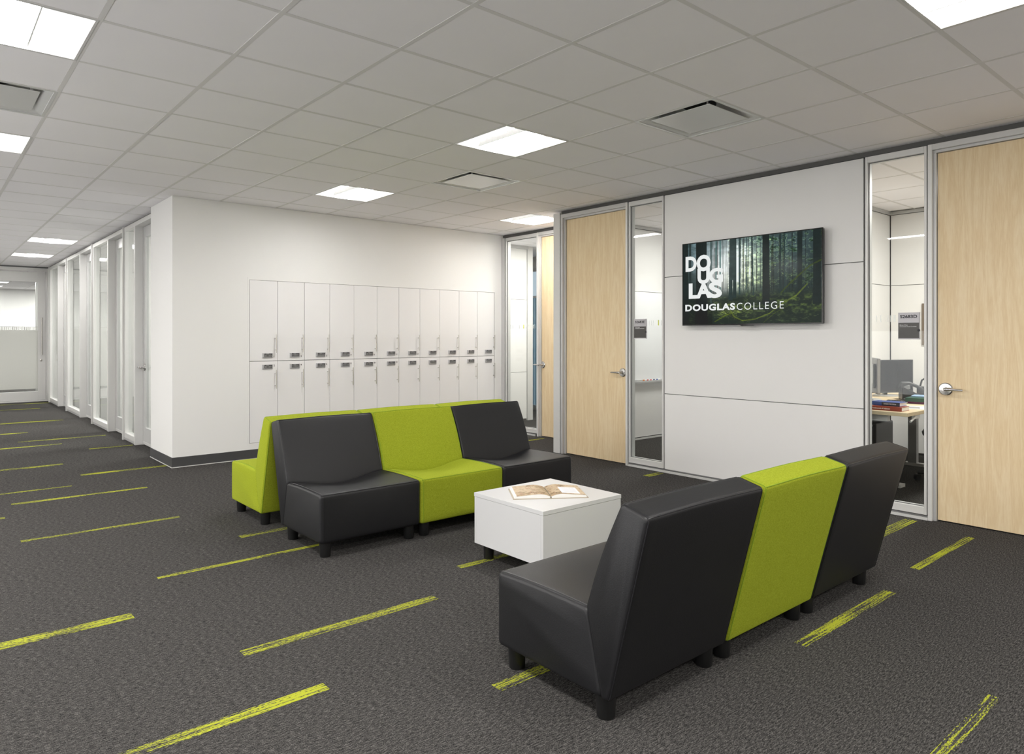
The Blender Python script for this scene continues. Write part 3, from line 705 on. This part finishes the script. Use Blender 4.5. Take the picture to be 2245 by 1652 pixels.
def grid_print(name, rgb, fn, nu, nv, material, parent, label=None):
    """flat print: colour per vertex on a grid mesh; fn maps (u,v) arrays -> xyz"""
    U, V = np.meshgrid(np.linspace(0, 1, nu), np.linspace(0, 1, nv)); P = fn(U.ravel(), V.ravel())
    idx = np.arange(nu*nv).reshape(nv, nu); f = np.stack([idx[:-1, :-1], idx[:-1, 1:], idx[1:, 1:], idx[1:, :-1]], -1).reshape(-1, 4)
    me = bpy.data.meshes.new(name); me.vertices.add(nu*nv); me.vertices.foreach_set('co', P.astype(np.float32).ravel())
    me.loops.add(f.size); me.loops.foreach_set('vertex_index', f.ravel().astype(np.int32)); me.polygons.add(len(f))
    me.polygons.foreach_set('loop_start', np.arange(0, f.size, 4, dtype=np.int32)); me.update(calc_edges=True); me.validate()
    at = me.color_attributes.new('print', 'FLOAT_COLOR', 'POINT')
    lin = np.clip(rgb, 0, 1); lin = np.where(lin <= .04045, lin/12.92, ((lin+.055)/1.055)**2.4)
    at.data.foreach_set('color', np.concatenate([lin.reshape(-1, 3), np.ones((nu*nv, 1))], 1).astype(np.float32).ravel())
    me.materials.append(material); me.polygons.foreach_set('use_smooth', [True]*len(me.polygons))
    return link(name, me, parent, label=label)
M['print'] = colormat('printed_page', 0, .55)
for sgn in (-1, 1):
    U, V = np.meshgrid(np.linspace(0, 1, nu), np.linspace(0, 1, nv))
    base = np.array([.80, .72, .60]); a = fbm(U+sgn*2+3, V, 5, 11); b_ = fbm(U+sgn*2+3, V, 16, 31)
    hill = np.clip((a-.45)*5, 0, 1)*(1-np.abs(U-.5 if sgn < 0 else U-.1)*1.1)
    hill = np.clip(hill+(.45 if sgn < 0 else .6)*np.clip(1-U*1.6, 0, 1), 0, 1)
    rgb = base[None, None]-(hill*(.18+.35*(b_-.45)))[..., None]*np.array([.9, 1.0, 1.1])
    rgb -= (np.clip(b_-.58, 0, 1)*1.2)[..., None]
    road = np.abs(fbm(U+9*sgn+20, V+3, 4, 77)-.5) < .012; rgb = np.where(road[..., None], [.68, .50, .40], rgb)
    if sgn < 0:
        rgb = np.where((U > .955)[..., None], .95, rgb)
    else:
        blk_ = (U > .33) & (U < .86) & (V > .10) & (V < .72); rgb = np.where(blk_[..., None], [.93, .93, .94], rgb)
        ln = (U > .42) & (U < .80) & (V > .18) & (V < .55) & ((V*46 % 1) < .4); rgb = np.where(ln[..., None], [.80, .81, .83], rgb)
        hd = (U > .42) & (U < .80) & (V > .60) & (V < .645) & ((U*34 % 1) < .6); rgb = np.where(hd[..., None], [.78, .78, .80], rgb)
    def pf(u, v, sgn=sgn):
        h_ = np.array([.010+page_h(q) for q in u])
        return np.stack([sgn*(.002+.208*u), -.1325+.265*v, h_+.0008], 1)
    grid_print('map_page', rgb, pf, nu, nv, M['print'], bt, 'tan shaded map page' if sgn < 0 else 'tan map page with a white text block')
# ------------------------------------------------------------------ wall screen
TVX = 5.600
tv = thing('wall_screen', 'wide flat wall screen showing a sunlit forest and a college name', 'screen', (5.66, 3.32, 1.45))
tvf = MB().box(TVX, TVX+.012, 2.642, 3.998, 1.450, 1.4615).box(TVX, TVX+.012, 2.642, 3.998, 2.224, 2.232).box(TVX, TVX+.012, 2.642, 2.652, 1.4615, 2.224).box(TVX, TVX+.012, 3.990, 3.998, 1.4615, 2.224)
part('bezel', tvf, M['gloss'], tv)
part('housing', MB().box(TVX+.004, TVX+.040, 2.646, 3.994, 1.453, 2.229), M['plastic'], tv, bevel=.004)
part('wall_mount', MB().box(TVX+.04, 5.706, 2.95, 3.70, 1.62, 2.06), M['plastic'], tv)
part('sensor_bar', MB().add([(TVX-.002, 3.395, 1.452), (TVX-.002, 3.235, 1.452), (TVX-.002, 3.265, 1.440), (TVX-.002, 3.37, 1.440), (TVX+.02, 3.395, 1.452), (TVX+.02, 3.235, 1.452), (TVX+.02, 3.265, 1.440), (TVX+.02, 3.37, 1.440)],
     [(0, 1, 2, 3), (7, 6, 5, 4), (0, 4, 5, 1), (1, 5, 6, 2), (2, 6, 7, 3), (3, 7, 4, 0)]), M['gloss'], tv)
def forest(nu, nv):
    U, V = np.meshgrid(np.linspace(0, 1, nu), np.linspace(0, 1, nv)); Y = 1-V       # Y from the top
    rs = np.random.RandomState(8); nz = fbm(U, V, 9, 3); nf = fbm(U, V, 34, 21, 4)
    img = np.zeros((nv, nu, 3))+np.array([.13, .18, .175])
    haze = np.exp(-((U-.33)/.16)**2-((Y-.30)/.30)**2); haze2 = np.exp(-((U-.50)/.13)**2-((Y-.38)/.24)**2)
    skyl = np.exp(-((U-.12)/.10)**2-((Y-.12)/.25)**2)*.55+np.exp(-((U-.82)/.20)**2-((Y-.12)/.30)**2)*.28+np.exp(-((U-.46)/.2)**2-((Y-.1)/.25)**2)*.4
    img += haze[..., None]*np.array([.72, .66, .66])*.95*(.7+.5*nz[..., None])+haze2[..., None]*np.array([.62, .62, .48])*(.35+1.2*nf[..., None]*1)
    img += skyl[..., None]*np.array([.55, .62, .68])*(.2+1.4*nf[..., None])
    fol = np.clip(nf-.52, 0, 1)*np.clip(1-Y/.66, 0, 1)*np.clip((U-.33)*3, 0, 1); img -= fol[..., None]*np.array([1.6, 1.5, 1.7])
    spark = (fbm(U, V, 60, 51, 2) > .66) & (Y < .62) & (U > .38); img[spark] += np.array([.28, .30, .14])
    for k in range(70):       # thin background trunks
        x = rs.rand(); wd = rs.uniform(.0012, .005); top = rs.uniform(0, .25); bot = rs.uniform(.55, .66)
        mm = (np.abs(U-x-(Y-.5)*rs.uniform(-.01, .01)) < wd) & (Y > top*(rs.rand() > .5)) & (Y < bot)
        dk = rs.uniform(.35, .75); img[mm] = img[mm]*dk+np.array([.08, .10, .10])*(1-dk)
    for k in range(34):
        x = rs.uniform(.3, 1); mm = (np.abs(U-x) < .0015) & (Y > .35) & (Y < .62); img[mm] += .14*haze2[mm][..., None]+.05
    ang = np.arctan2(Y-.30, U-.33); rad = np.hypot((U-.33)*1.75, Y-.30)
    rays = np.clip(.5+.5*fbm(ang/6.3+.5, ang*0+.3, 22, 66, 2)*2-.62, 0, 1)*np.exp(-((rad-.16)/.20)**2)*(rad > .04); img += rays[..., None]*np.array([.34, .31, .30])
    needles = fbm(U+3, V*1.6+2, 90, 71, 2); up = np.clip((U-.28)*3, 0, 1)*np.clip(1.05-Y/.62, 0, 1)
    img *= (1-.75*(np.clip(needles-.50, 0, 1)*5*up*np.clip((nf-.42)*5, 0, 1)).clip(0, .85))[..., None]
    gold = (needles < .40) & (nf > .46) & (U > .36) & (Y < .58); img[gold] = img[gold]*1.25+np.array([.07, .07, .0])
    G = np.clip((Y-.60+.03*(nz-.5))*9, 0, 1)[..., None]; gn = .45*fbm(U, V*1.6, 22, 91)+.55*fbm(U, V*1.8, 85, 93, 3)
    ground = np.array([.11, .15, .13])+np.clip(gn-.5, 0, 1)[..., None]*np.array([.75, .85, .35])
    glow = np.exp(-((U-.38)/.16)**2-((Y-.83)/.09)**2)[..., None]; ground = ground+glow*np.array([.42, .42, .16])*(.15+1.6*np.clip(gn-.38, 0, 1)[..., None]*2)
    glow2 = (np.exp(-((U-.57)/.10)**2-((Y-.66)/.05)**2)+.7*np.exp(-((U-.80)/.14)**2-((Y-.76)/.13)**2)+.5*np.exp(-((U-.97)/.05)**2-((Y-.8)/.1)**2))[..., None]
    ground = ground+glow2*np.array([.38, .42, .10])*np.clip(fbm(U, V, 40, 64)-.42, 0, 1)[..., None]*3.2
    img = img*(1-G)+ground*G
    for x, wd, c, b0 in ((.02, .022, .12, 1), (.058, .006, .16, .7), (.152, .043, .10, 1), (.228, .006, .22, .75), (.30, .006, .35, .6), (.268, .005, .34, .6), (.382, .014, .16, .72), (.410, .013, .16, .70),
                         (.447, .007, .20, .66), (.50, .003, .3, .6), (.545, .0045, .20, .68), (.637, .024, .11, .78), (.735, .007, .17, .66), (.762, .005, .20, .66), (.862, .015, .13, .68), (.97, .024, .12, .80)):
        bend = (Y-.5)*(.02 if wd == .0045 else -.012 if x in (.382,) else 0)
        e = np.abs(U-x-bend)/(wd*(1+.25*np.clip(Y-.55, 0, 1)*2)); mm = (e < 1) & (Y < b0)
        col = np.array([c*.80, c*1.15, c*1.12])+.25*haze[..., None]*np.array([.5, .45, .45]); img = np.where(mm[..., None], col*(.85+.3*nf[..., None]), img)
    def branch(pts, wd, col):
        nonlocal img
        for (a0, b0), (a1, b1) in zip(pts[:-1], pts[1:]):
            L2 = (a1-a0)**2*3.06+(b1-b0)**2; tt = np.clip(((U-a0)*(a1-a0)*3.06+(Y-b0)*(b1-b0))/L2, 0, 1)
            dd = np.hypot((U-a0-tt*(a1-a0))*1.75, Y-b0-tt*(b1-b0)); mm = dd < wd*(.6+.9*nf); img[mm] = img[mm]*.25+np.array(col)*.75*(.6+.8*gn[mm][..., None])
    branch([(.36, .80), (.41, .92), (.47, .965), (.56, .95), (.66, .89), (.75, .78), (.84, .70), (.91, .58)], .007, (.40, .45, .16))
    branch([(.74, .66), (.80, .56), (.87, .46), (.93, .38), (1.0, .33)], .008, (.24, .30, .08))
    branch([(.26, .97), (.34, .90), (.38, .88)], .006, (.36, .42, .10)); branch([(.62, .99), (.70, .88), (.80, .80)], .004, (.26, .32, .10))
    branch([(.30, .80), (.36, .88), (.45, .97)], .004, (.14, .15, .09))
    fade = np.exp(-((U-.25)/.10)**2-((Y-.56)/.2)**2)[..., None]; img = img+fade*np.array([.20, .17, .17])*.6
    img = img*(1-.35*(U < .24)[..., None]*np.clip(Y-.55, 0, 1)[..., None]*2)
    return np.clip(img, .09, .97)*np.array([.97, 1, 1])
M['screen'] = colormat('forest_picture', .87, .12)
sy0, sy1, sz0, sz1 = 2.652, 3.990, 1.4615, 2.224
grid_print('screen_picture', forest(420, 240), lambda u, v: np.stack([np.full_like(u, TVX+.002)-5.66, sy1-u*(sy1-sy0)-3.32, sz0+v*(sz1-sz0)-1.45], 1), 420, 240, M['screen'], tv, 'dark forest with sun rays')
M['logo'] = emis('screen_white', (.80, .83, .82, 1), .85); M['logo'].node_tree.nodes['Principled BSDF'].inputs['Base Color'].default_value = (.01, .01, .01, 1)
wf = lambda u, v: (TVX+.0008, -u, v)          # u = -Y, reading towards smaller Y
lg = MB()
for ch, ya, yb, za, zb in (('D', 3.962, 3.838, 1.963, 2.106), ('O', 3.838, 3.686, 1.955, 2.110), ('U', 3.829, 3.697, 1.838, 1.985), ('G', 3.706, 3.558, 1.835, 1.978),
                           ('L', 3.926, 3.815, 1.704, 1.850), ('A', 3.845, 3.680, 1.705, 1.852), ('S', 3.708, 3.568, 1.701, 1.852)):
    text_on(lg, ch, -ya, -yb, za, zb, wf, bold=.045)
part('stacked_letters', lg, M['logo'], tv, label='stacked white letters DO UG LAS')
part('bold_word', text_on(MB(), 'DOUGLAS', -3.965, -3.436, 1.586, 1.649, wf, bold=.04, space=1.12), M['logo'], tv, label='bold white word')
part('light_word', text_on(MB(), 'COLLEGE', -3.418, -2.976, 1.584, 1.647, wf, bold=-.006, space=1.22), M['logo'], tv, label='thin white word')
# ------------------------------------------------------------------ room signs on the glass
def sign(y0, y1, txt, lines, lab):
    """y0 = left edge (larger Y), y1 = right edge"""
    t = thing('room_sign', lab, 'sign', (5.69, (y0+y1)/2, 1.325)); X = 5.6905
    part('backing', MB().box(X-.009, X-.0, y1, y0, 1.325, 1.527), M['signgrey'], t)
    part('insert', MB().box(X-.0105, X-.009, y1+.004, y0-.002, 1.334, 1.450), M['signdark'], t)
    part('top_plate', MB().box(X-.0115, X-.009, y1+.003, y0-.001, 1.452, 1.526), M['signgrey'], t)
    f = lambda u, v: (X-.0120, -u, v); Wd = y0-y1
    part('room_number', text_on(MB(), txt, -(y0-.10*Wd), -(y0-.89*Wd), 1.484, 1.510, f, bold=.03), M['ink'], t)
    f2 = lambda u, v: (X-.0110, -u, v); m = MB()
    for s_, ua, ub, za, zb, bd in lines:
        if s_: text_on(m, s_, -(y0-ua*Wd), -(y0-ub*Wd), za, zb, f2, bold=bd)
        else: m.box(X-.0112, X-.0106, y0-ub*Wd, y0-ua*Wd, za, zb)
    part('small_lettering', m, M['whiteink'], t)
    part('finger_notch', MB().lathe([(.010, -.0112), (.010, -.0106)], (X, y1+.006, 1.393), 'x', 16), M['ink'], t)
    return t
sign(2.106, 1.957, 'S2683D', [('Miriam West', .08, .45, 1.429, 1.437, .01), ('Communication Access Coordinator', .08, .86, 1.418, 1.4255, 0)], 'grey room sign lettered S2683D on the glass beside the right-hand door')
sign(4.655, 4.496, 'S2683E', [(None, .12, .18, 1.436, 1.440, 0), (None, .20, .30, 1.436, 1.440, 0), (None, .33, .48, 1.436, 1.440, 0), (None, .12, .42, 1.427, 1.430, 0), (None, .45, .85, 1.427, 1.430, 0)], 'grey room sign lettered S2683E on the glass left of the screen')
# ------------------------------------------------------------------ office E: whiteboard and markers
t = thing('whiteboard', 'white dry-erase board on the office wall behind the sidelight left of the screen', 'whiteboard', (7.3, 5.82, .76))
part('board', MB().box(6.62, 8.2, 5.800, 5.8195, .775, 1.925), M['white'], t)
part('tray', MB().box(6.62, 8.2, 5.735, 5.800, .756, .768), M['alu'], t)
for x, c, nm in ((7.255, (.75, .22, .02, 1), 'orange'), (7.335, (.55, .03, .02, 1), 'dark red'), (7.398, (.65, .08, .08, 1), 'bright red'), (7.465, (.02, .05, .22, 1), 'navy'), (7.53, (.03, .09, .38, 1), 'blue')):
    t = thing('marker', nm+' capped marker lying on the whiteboard tray', 'marker', (x, 5.765, .768), .1, group='markers on the tray')
    part('barrel', MB().tube([(-.02, 0, .008), (.042, 0, .008)], .008, 10), M['white'], t, world=False, smooth=True)
    part('cap', MB().tube([(-.038, 0, .008), (-.01, 0, .008)], .0088, 10), mat('marker_'+nm.replace(' ', '_'), c, .4), t, world=False, smooth=True)
    o = MB()
# ------------------------------------------------------------------ office D furniture
DZ = .745
t = thing('office_desk', 'maple-topped office desk with grey legs behind the right-hand sidelight', 'desk', (6.9, 2.7, 0))
part('desk_top', MB().box(5.93, 8.2, 2.13, 3.26, DZ-.030, DZ), M['desk'], t, bevel=.002)
part('crossbar', MB().box(5.99, 6.04, 2.30, 3.2, DZ-.085, DZ-.030), M['alu_lt'], t)
part('adjuster', MB().box(6.10, 6.20, 2.135, 2.16, DZ-.06, DZ-.031).tube([(6.02, 2.14, DZ-.075), (6.12, 2.14, DZ-.045)], .008, 8), M['alu_lt'], t)
for x in (6.40, 7.95):
    l = part('leg', MB().box(x-.03, x+.03, 2.76, 2.84, .03, DZ-.03), M['grey'], t)
    part('foot', MB().box(x-.035, x+.035, 2.42, 3.12, .0, .03), M['alu_lt'], l)
part('foot_rail', MB().box(6.66, 6.77, 2.45, 3.1, 0, .028), M['alu_lt'], t)
part('cable_tray', MB().box(6.6, 7.9, 2.72, 2.95, .60, .615).box(6.6, 7.9, 2.945, 2.95, .615, .68), M['dkgrey'], t)
part('modesty_panel', MB().box(6.44, 7.91, 3.05, 3.065, .18, .68), M['grey'], t)
t = thing('pedestal', 'charcoal pedestal cabinet with pale catches under the office desk', 'cabinet', (7.2, 2.9, 0))
part('cabinet_body', MB().box(6.95, 7.35, 2.77, 3.03, .05, .52), M['dkgrey'], t, bevel=.008)
part('plinth', MB().box(6.98, 7.32, 2.79, 3.01, 0, .05), M['plastic'], t)
part('catch', MB().box(6.94, 6.95, 2.80, 2.835, .49, .505), M['alu_lt'], t); part('catch', MB().box(6.94, 6.95, 2.95, 2.985, .49, .505), M['alu_lt'], t)
def rect_thing(name, label, cat, c, ang, sx, sy, z0, z1, m, bevel=0, group=None):
    return solo(name, MB().box(-sx/2, sx/2, -sy/2, sy/2, 0, z1-z0), m, (c[0], c[1], z0), label, cat, group, rotz=ang, local=True, bevel=bevel)
def lbook(label, c, ang, sx, sy, z0, h, cm, band=None, txt=None, pg=True):
    """closed book: spine faces -x in its own frame"""
    t = thing('book', label, 'book', (c[0], c[1], z0), ang)
    m = MB().box(-sx/2, sx/2, -sy/2, sy/2, 0, .003).box(-sx/2, sx/2, -sy/2, sy/2, h-.003, h).box(-sx/2, -sx/2+.003, -sy/2, sy/2, .003, h-.003)
    part('cover', m, cm, t, world=False); part('pages', MB().box(-sx/2+.003, sx/2-.004, -sy/2+.002, sy/2-.002, .003, h-.003), M['paper'], t, world=False)
    if band: part('spine_band', MB().box(-sx/2-.0006, -sx/2, band[0], band[1], .001, h-.001), band[2], t, world=False)
    if txt: part('spine_lettering', text_on(MB(), txt[0], -txt[2], -txt[1], h*.32, h*.68, lambda u, v: (-sx/2-.0012, -u, v), bold=.02), M['whiteink'], t, world=False)
    return t
lbook('rust red book under the blue one at the front of the office desk', (6.085, 2.317), 0, .16, .235, DZ, .034, mat('rust_cover', (.30, .045, .018, 1), .45), txt=('Fundamentals of Addiction', -.03, .105))
lbook('blue and black book lying on top of the rust red book', (6.13, 2.345), 0, .15, .225, DZ+.035, .030, mat('blue_cover', (.02, .07, .33, 1), .35), band=(-.111, .025, M['ink']), txt=('CHASING THE SCREAM', -.085, .01))
lbook('dark green folder book at the right edge of the office desk', (6.90, 2.385), .1, .23, .16, DZ+.019, .034, mat('green_cover', (.02, .09, .06, 1), .5))
lbook('magenta book under the dark green one on the office desk', (6.93, 2.375), .1, .20, .17, DZ, .018, mat('magenta_cover', (.38, .01, .20, 1), .4))
lbook('light blue paperback on top of the dark green book', (6.98, 2.385), .2, .20, .15, DZ+.054, .010, mat('light_blue_cover', (.30, .45, .65, 1), .4))
t = thing('paper_sheet', 'printed sheet with a grey picture on the office desk beside the red book', 'paper', (6.44, 2.27, DZ), .35)
part('sheet', MB().box(-.15, .15, -.105, .105, 0, .0012), M['paper'], t, world=False); part('printed_picture', MB().box(-.1, .06, -.05, .06, .0012, .0016), M['grey'], t, world=False)
# keyboard
t = thing('keyboard', 'black computer keyboard on the office desk behind the blue book', 'keyboard', (6.665, 2.50, DZ), math.radians(18))
part('keyboard_base', MB().box(-.225, .225, -.075, .075, 0, .014), M['plastic'], t, world=False, bevel=.003)
kb = MB()
for r in range(6):
    for c in range(15): kb.box(-.215+c*.0287, -.215+c*.0287+.025, -.067+r*.0225, -.067+r*.0225+.019, .014, .020)
part('keys', kb, M['dkgrey'], t, world=False, kind='stuff')
t = solo('computer_mouse', MB().lathe([(.001, .036), (.018, .034), (.032, .024), (.038, .010), (.036, 0)], (0, 0, 0), n=20).xf(Matrix.Diagonal((1.5, 1, .95, 1))), M['plastic'], (6.99, 2.52, DZ), 'black mouse beside the keyboard on the office desk', 'mouse', smooth=True, rotz=.4, local=True)
# monitors
def monitor(c, ang, w_, h_, zb, lab, back=False):
    t = thing('computer_monitor', lab, 'monitor', (c[0], c[1], DZ+.0005), ang); z0 = zb-DZ
    part('monitor_shell', MB().box(-w_/2, w_/2, 0, .028, z0, z0+h_), M['plastic'], t, world=False, bevel=.004)
    part('screen', MB().box(-w_/2+.010, w_/2-.010, -.001, 0, z0+.018, z0+h_-.010), mat('dark_screen', (.009, .009, .010, 1), .2, spec=.25), t, world=False)
    part('edge_band', MB().box(-w_/2-.001, -w_/2+.004, .002, .026, z0+.002, z0+h_-.002).box(w_/2-.004, w_/2+.001, .002, .026, z0+.002, z0+h_-.002), M['grey'], t, world=False)
    st = part('stand', MB().tube([(0, .06, .030), (0, .085, z0*.6), (0, .055, z0+.08), (0, .03, z0+.10)], [.024, .022, .022, .025], 10), M['alu'], t, world=False, smooth=True)
    part('stand_base', MB().lathe([(.115, 0), (.115, .008), (.10, .014), (.02, .016)], (0, .06, 0), n=28), M['alu'], t, smooth=True, world=False)
    if back: part('back_cover', MB().box(-w_/2+.06, w_/2-.06, .028, .05, z0+.05, z0+h_-.05), M['gloss'], t, world=False, bevel=.008)
    return t
monitor((7.455, 2.838), math.atan2(2.716-2.96, 7.711-7.20), .566, .330, .782, 'black computer monitor facing the glass on the office desk')
monitor((6.90, 2.76), math.atan2(2.90-2.62, 7.13-6.67), .54, .325, .820, 'monitor seen nearly edge-on at the left of the office desk', True)
# phone
t = thing('desk_phone', 'black desk telephone with curved handset on the office desk', 'telephone', (6.86, 2.40, DZ+.0645), .5)
t.location = (7.23, 2.555, DZ)
part('phone_base', MB().add([(-.11, -.10, 0), (.11, -.10, 0), (.11, .10, 0), (-.11, .10, 0), (-.11, -.10, .03), (.11, -.10, .03), (.11, .10, .13), (-.11, .10, .13)],
     [(3, 2, 1, 0), (4, 5, 6, 7), (0, 1, 5, 4), (1, 2, 6, 5), (2, 3, 7, 6), (3, 0, 4, 7)]), M['plastic'], t, world=False, bevel=.006)
part('handset', MB().tube([(-.135, -.09, .05), (-.135, -.075, .085), (-.135, -.02, .135), (-.135, .05, .165), (-.135, .10, .155), (-.135, .115, .125)], [.026, .024, .015, .016, .025, .024], 12), M['dkgrey'], t, smooth=True, world=False)
part('phone_screen', MB().box(-.02, .09, .02, .095, .10, .137), M['grey'], t, world=False)
t = thing('teal_cup', 'small teal plastic cup behind the phone on the office desk', 'cup', (7.80, 2.80, DZ))
part('cup_wall', MB().lathe([(.030, 0), (.034, .05), (.038, .105), (.036, .105), (.032, .05), (.028, .004)], n=24), M['cup'], t, smooth=True, world=False)
t = thing('tissue_pack', 'small blue packet with a yellow spot before the teal cup', 'packet', (7.37, 2.65, DZ), -.8)
part('packet', MB().box(-.05, .05, -.03, .03, 0, .032), mat('packet_blue', (.02, .05, .38, 1), .35), t, world=False, bevel=.006)
part('yellow_spot', MB().box(-.015, .01, -.0315, -.030, .004, .014), mat('yellow_spot', (.7, .6, .02, 1), .4), t, world=False)
t = thing('bag_handle', 'black carrying handle rising behind the phone on the office desk', 'bag', (7.75, 2.62, DZ))
part('bag_body', MB().box(-.1, .1, -.12, .05, 0, .10), M['plastic'], t, world=False, bevel=.02)
part('strap', MB().tube([(0, -.10, .10), (0, -.09, .16), (0, -.07, .18), (0, .0, .18), (0, .03, .16), (0, .045, .10)], .009, 8), M['plastic'], t, smooth=True, world=False)
t = thing('picture_frame', 'brown-framed picture cut off by the post, on the office back wall', 'picture', (8.63, 2.83, 1.251))
part('frame', MB().box(8.62, 8.639, 2.66, 2.949, 1.251, 1.718), mat('brown_frame', (.16, .12, .08, 1), .5), t)
part('picture', MB().box(8.617, 8.62, 2.69, 2.92, 1.28, 1.69), mat('picture_print', (.26, .21, .16, 1), .6), t)
# task chair
t = thing('task_chair', 'dark office chair pushed in at the desk, cut off by the post', 'chair', (7.22, 2.20, 0), .35)
part('seat', MB().lathe([(.10, .405), (.22, .41), (.25, .435), (.255, .465), (.235, .495), (.12, .505)], n=28), M['dkgrey'], t, smooth=True, world=False)
part('backrest', MB().box(-.20, .20, -.27, -.22, .60, 1.0), M['dkgrey'], t, world=False, bevel=.02)
part('back_bar', MB().tube([(0, -.15, .41), (0, -.28, .50), (0, -.275, .70)], .018, 8), M['plastic'], t, smooth=True, world=False)
part('column', MB().tube([(0, 0, .09), (0, 0, .41)], .025, 12), M['plastic'], t, smooth=True, world=False)
for k in range(5):
    a = 2*PI*k/5+.2; cx, cy = .29*math.cos(a), .29*math.sin(a)
    part('base_arm', MB().tube([(0, 0, .10), (cx, cy, .075)], [.026, .016], 8), M['plastic'], t, smooth=True, world=False)
    part('caster', MB().tube([(cx-.012, cy-.012, .03), (cx+.012, cy+.012, .03)], .030, 14), M['plastic'], t, smooth=True, world=False)
# small chrome door stop on the alcove floor
t = thing('door_stop', 'small white-capped door stop on the carpet beside the end post', 'door stop', (6.02, 6.14, 0))
part('stop_base', MB().lathe([(.028, 0), (.028, .018), (.018, .024)], n=20), M['chrome'], t, smooth=True, world=False)
part('stop_bumper', MB().lathe([(.016, .024), (.019, .034), (.014, .05), (.002, .054)], n=20), M['white'], t, smooth=True, world=False)
